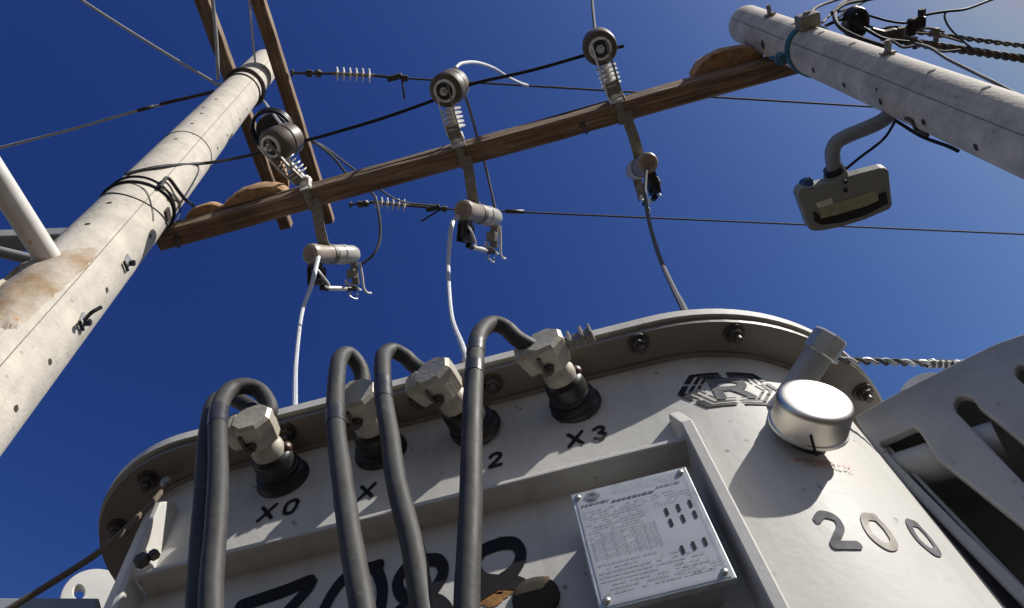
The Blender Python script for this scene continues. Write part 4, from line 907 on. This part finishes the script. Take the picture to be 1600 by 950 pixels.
wire([(1394, 60, 3.6), (1408, 50, 3.65), (1425, 35, 3.7), (1445, 24, 3.72), (1478, 18, 3.74), (1510, 14, 3.8), (1548, 0, 3.9), (1590, -14, 4.0)], .0065, M_wireb, 'black cable running from the junction connector off the top right', 'loop_cable', 'cable')
wire([(1478, 18, 3.74), (1476, 28, 3.72), (1484, 44, 3.7), (1500, 60, 3.68), (1514, 72, 3.68), (1519, 75, 3.69)], .005, M_wiregr, 'thin drop wire hooked from black cable onto the lower bundle', 'loop_cable', 'cable')
wire([(1405, 52, 3.7), (1440, 52, 3.72), (1470, 56, 3.74), (1505, 66, 3.76)], .005, M_wirebr, 'thin brown wire between the two twisted bundles', 'loop_cable', 'cable')
wire([(1430, 68, 3.4), (1455, 76, 3.3), (1480, 92, 3.1), (1520, 112, 2.8), (1560, 132, 2.5), (1640, 175, 2.2)], .0065, M_wiregr, 'grey cable slanting down outside the right pole', 'loop_cable', 'cable')
for k, (pts, r_, m_, lab) in enumerate((
    ([(1290, 40, 3.62), (1320, 30, 3.66), (1350, 44, 3.6), (1380, 60, 3.55), (1420, 66, 3.5)], .0075, M_wireb, 'short black cable running beneath the spool insulator'),
    ([(1355, 40, 3.66), (1375, 46, 3.66), (1400, 42, 3.68), (1425, 48, 3.7), (1450, 44, 3.72), (1475, 50, 3.74)], .006, M_wirebr, 'thin brown cable tying spool insulator and connector'),
    ([(1300, 20, 3.7), (1322, 6, 3.8), (1352, 0, 3.88), (1385, -6, 3.95)], .009, M_wireb, 'black cable bending up over the right pole top'),
    ([(1372, 70, 3.4), (1392, 64, 3.45), (1412, 74, 3.4), (1440, 70, 3.42), (1470, 80, 3.4), (1500, 78, 3.42)], .006, M_wiregr, 'thin grey cable lying under the lower twisted bundle'))):
    wire(pts, r_, m_, lab, 'loop_cable', 'cable')
b = MB(); q = at(1432, 36, 'z', 3.7); b.box(q, (.075, .055, .05), bev=.012); b.box(q + Vector((-.03, .03, .0)), (.04, .05, .04), bev=.01); b.hexnut(q + Vector((.025, -.03, 0)), (0, -1, 0), .018, .03); b.box(q + Vector((-.01, .09, -.01)), (.015, .06, .02))
tag(b.build('junction_connector', M_dark), 'black junction connector on the cables above the right pole', 'connector')
b = MB(); q = at(1461, 50, 'z', 3.74); b.box(q, (.035, .035, .03), bev=.004); b.box(q + Vector((.0, .035, -.01)), (.02, .06, .02), bev=.003)
tag(b.build('hanging_clip', M_galvd), 'small rusty clip hanging on the upper bundle right of connector', 'clip')
b = MB(); q = at(1340, 36, 'z', 3.66)
for k in range(3): b.tube([q + Vector((.045 * math.cos(a), .06 * math.sin(a), .02 * k)) for a in [2 * math.pi * j / 20 for j in range(21)]], .014, 8)
b.lathe([(-.01, .04), (.06, .045)], q, (0, .3, 1), 18)
tag(b.build('spool_insulator', M_dark), 'dark spool insulator with cable wound round it behind the right pole', 'insulator')
for k, (px, py) in enumerate(((1368, 52), (1392, 60), (1418, 62))):
    pass
b = MB(); a = at(1362, 48, 'z', 3.62); c_ = at(1428, 64, 'z', 3.62); b.tube([a, c_], .016, 8, twist=.2); b.box(a.lerp(c_, .4), (.07, .05, .04), bev=.01); b.hexnut(a.lerp(c_, .7), (0, -1, 0), .02, .05)
tag(b.build('anchor_clamp', M_bolt), 'rusty anchor clamp holding the lower bundle by the right pole', 'clamp')
# ------------------------------------------------------------------ messenger wire at the right of the lid
a = at(1293, 563, 'z', .985); c_ = at(1700, 575, 'z', .985); c_.z += .0
def rope(p0, p1, r, label):
    return twisted(p0, p1, r, label, 2, M_wirew, 17, 'twisted_guy')
a = at(1285, 562, 'y', .73); c_ = at(1700, 577, 'y', 1.05)
G = twisted(a, c_, .0034, 'pale twisted guy wire leaving the transformer lid to the right', 2, M_wirew, 16, 'twisted_guy', m2=M_wiregr, sag=0)
g0 = a.lerp(c_, .34); g1 = a.lerp(c_, .50); N_ = 60; d = g1 - g0; M3 = frame(d.normalized())
MB().tube([g0, g1], .0066, 10).build('grip_core', M_bolt, G)
MB().tube([g0 + d * (k / N_) + M3 @ Vector((.0066 * math.cos(k * .75), .0066 * math.sin(k * .75), 0)) for k in range(N_ + 1)], .0022, 6).build('grip_wrap', M_galv, G)
# brown cable at lower left
wire([at(262, 757, 'y', .69), at(232, 792, 'y', .66), at(190, 832, 'y', .64), at(150, 866, 'y', .63), at(90, 905, 'y', .63), at(30, 942, 'y', .63), at(-40, 985, 'y', .63)], .0042, M_wirebr, 'brown earth wire slanting down left from under the transformer lid', 'earth_wire')
# platform beam at lower left edge
pA = at(-60, 955, 'y', .80); pB = at(158, 955, 'y', .86)
b = MB(); d = (pB - pA).normalized(); M3 = Matrix((d, Vector((0, 0, 1)).cross(d), Vector((0, 0, 1)))).transposed()
b.box(pA.lerp(pB, .5) - d * .3 + Vector((0, 0, -.02)), ((pB - pA).length + .6, .05, .05), M3, bev=.004)
tag(b.build('steel_rail', M_lampgrey), 'dark grey steel rail at the bottom left corner beside the transformer', 'rail')
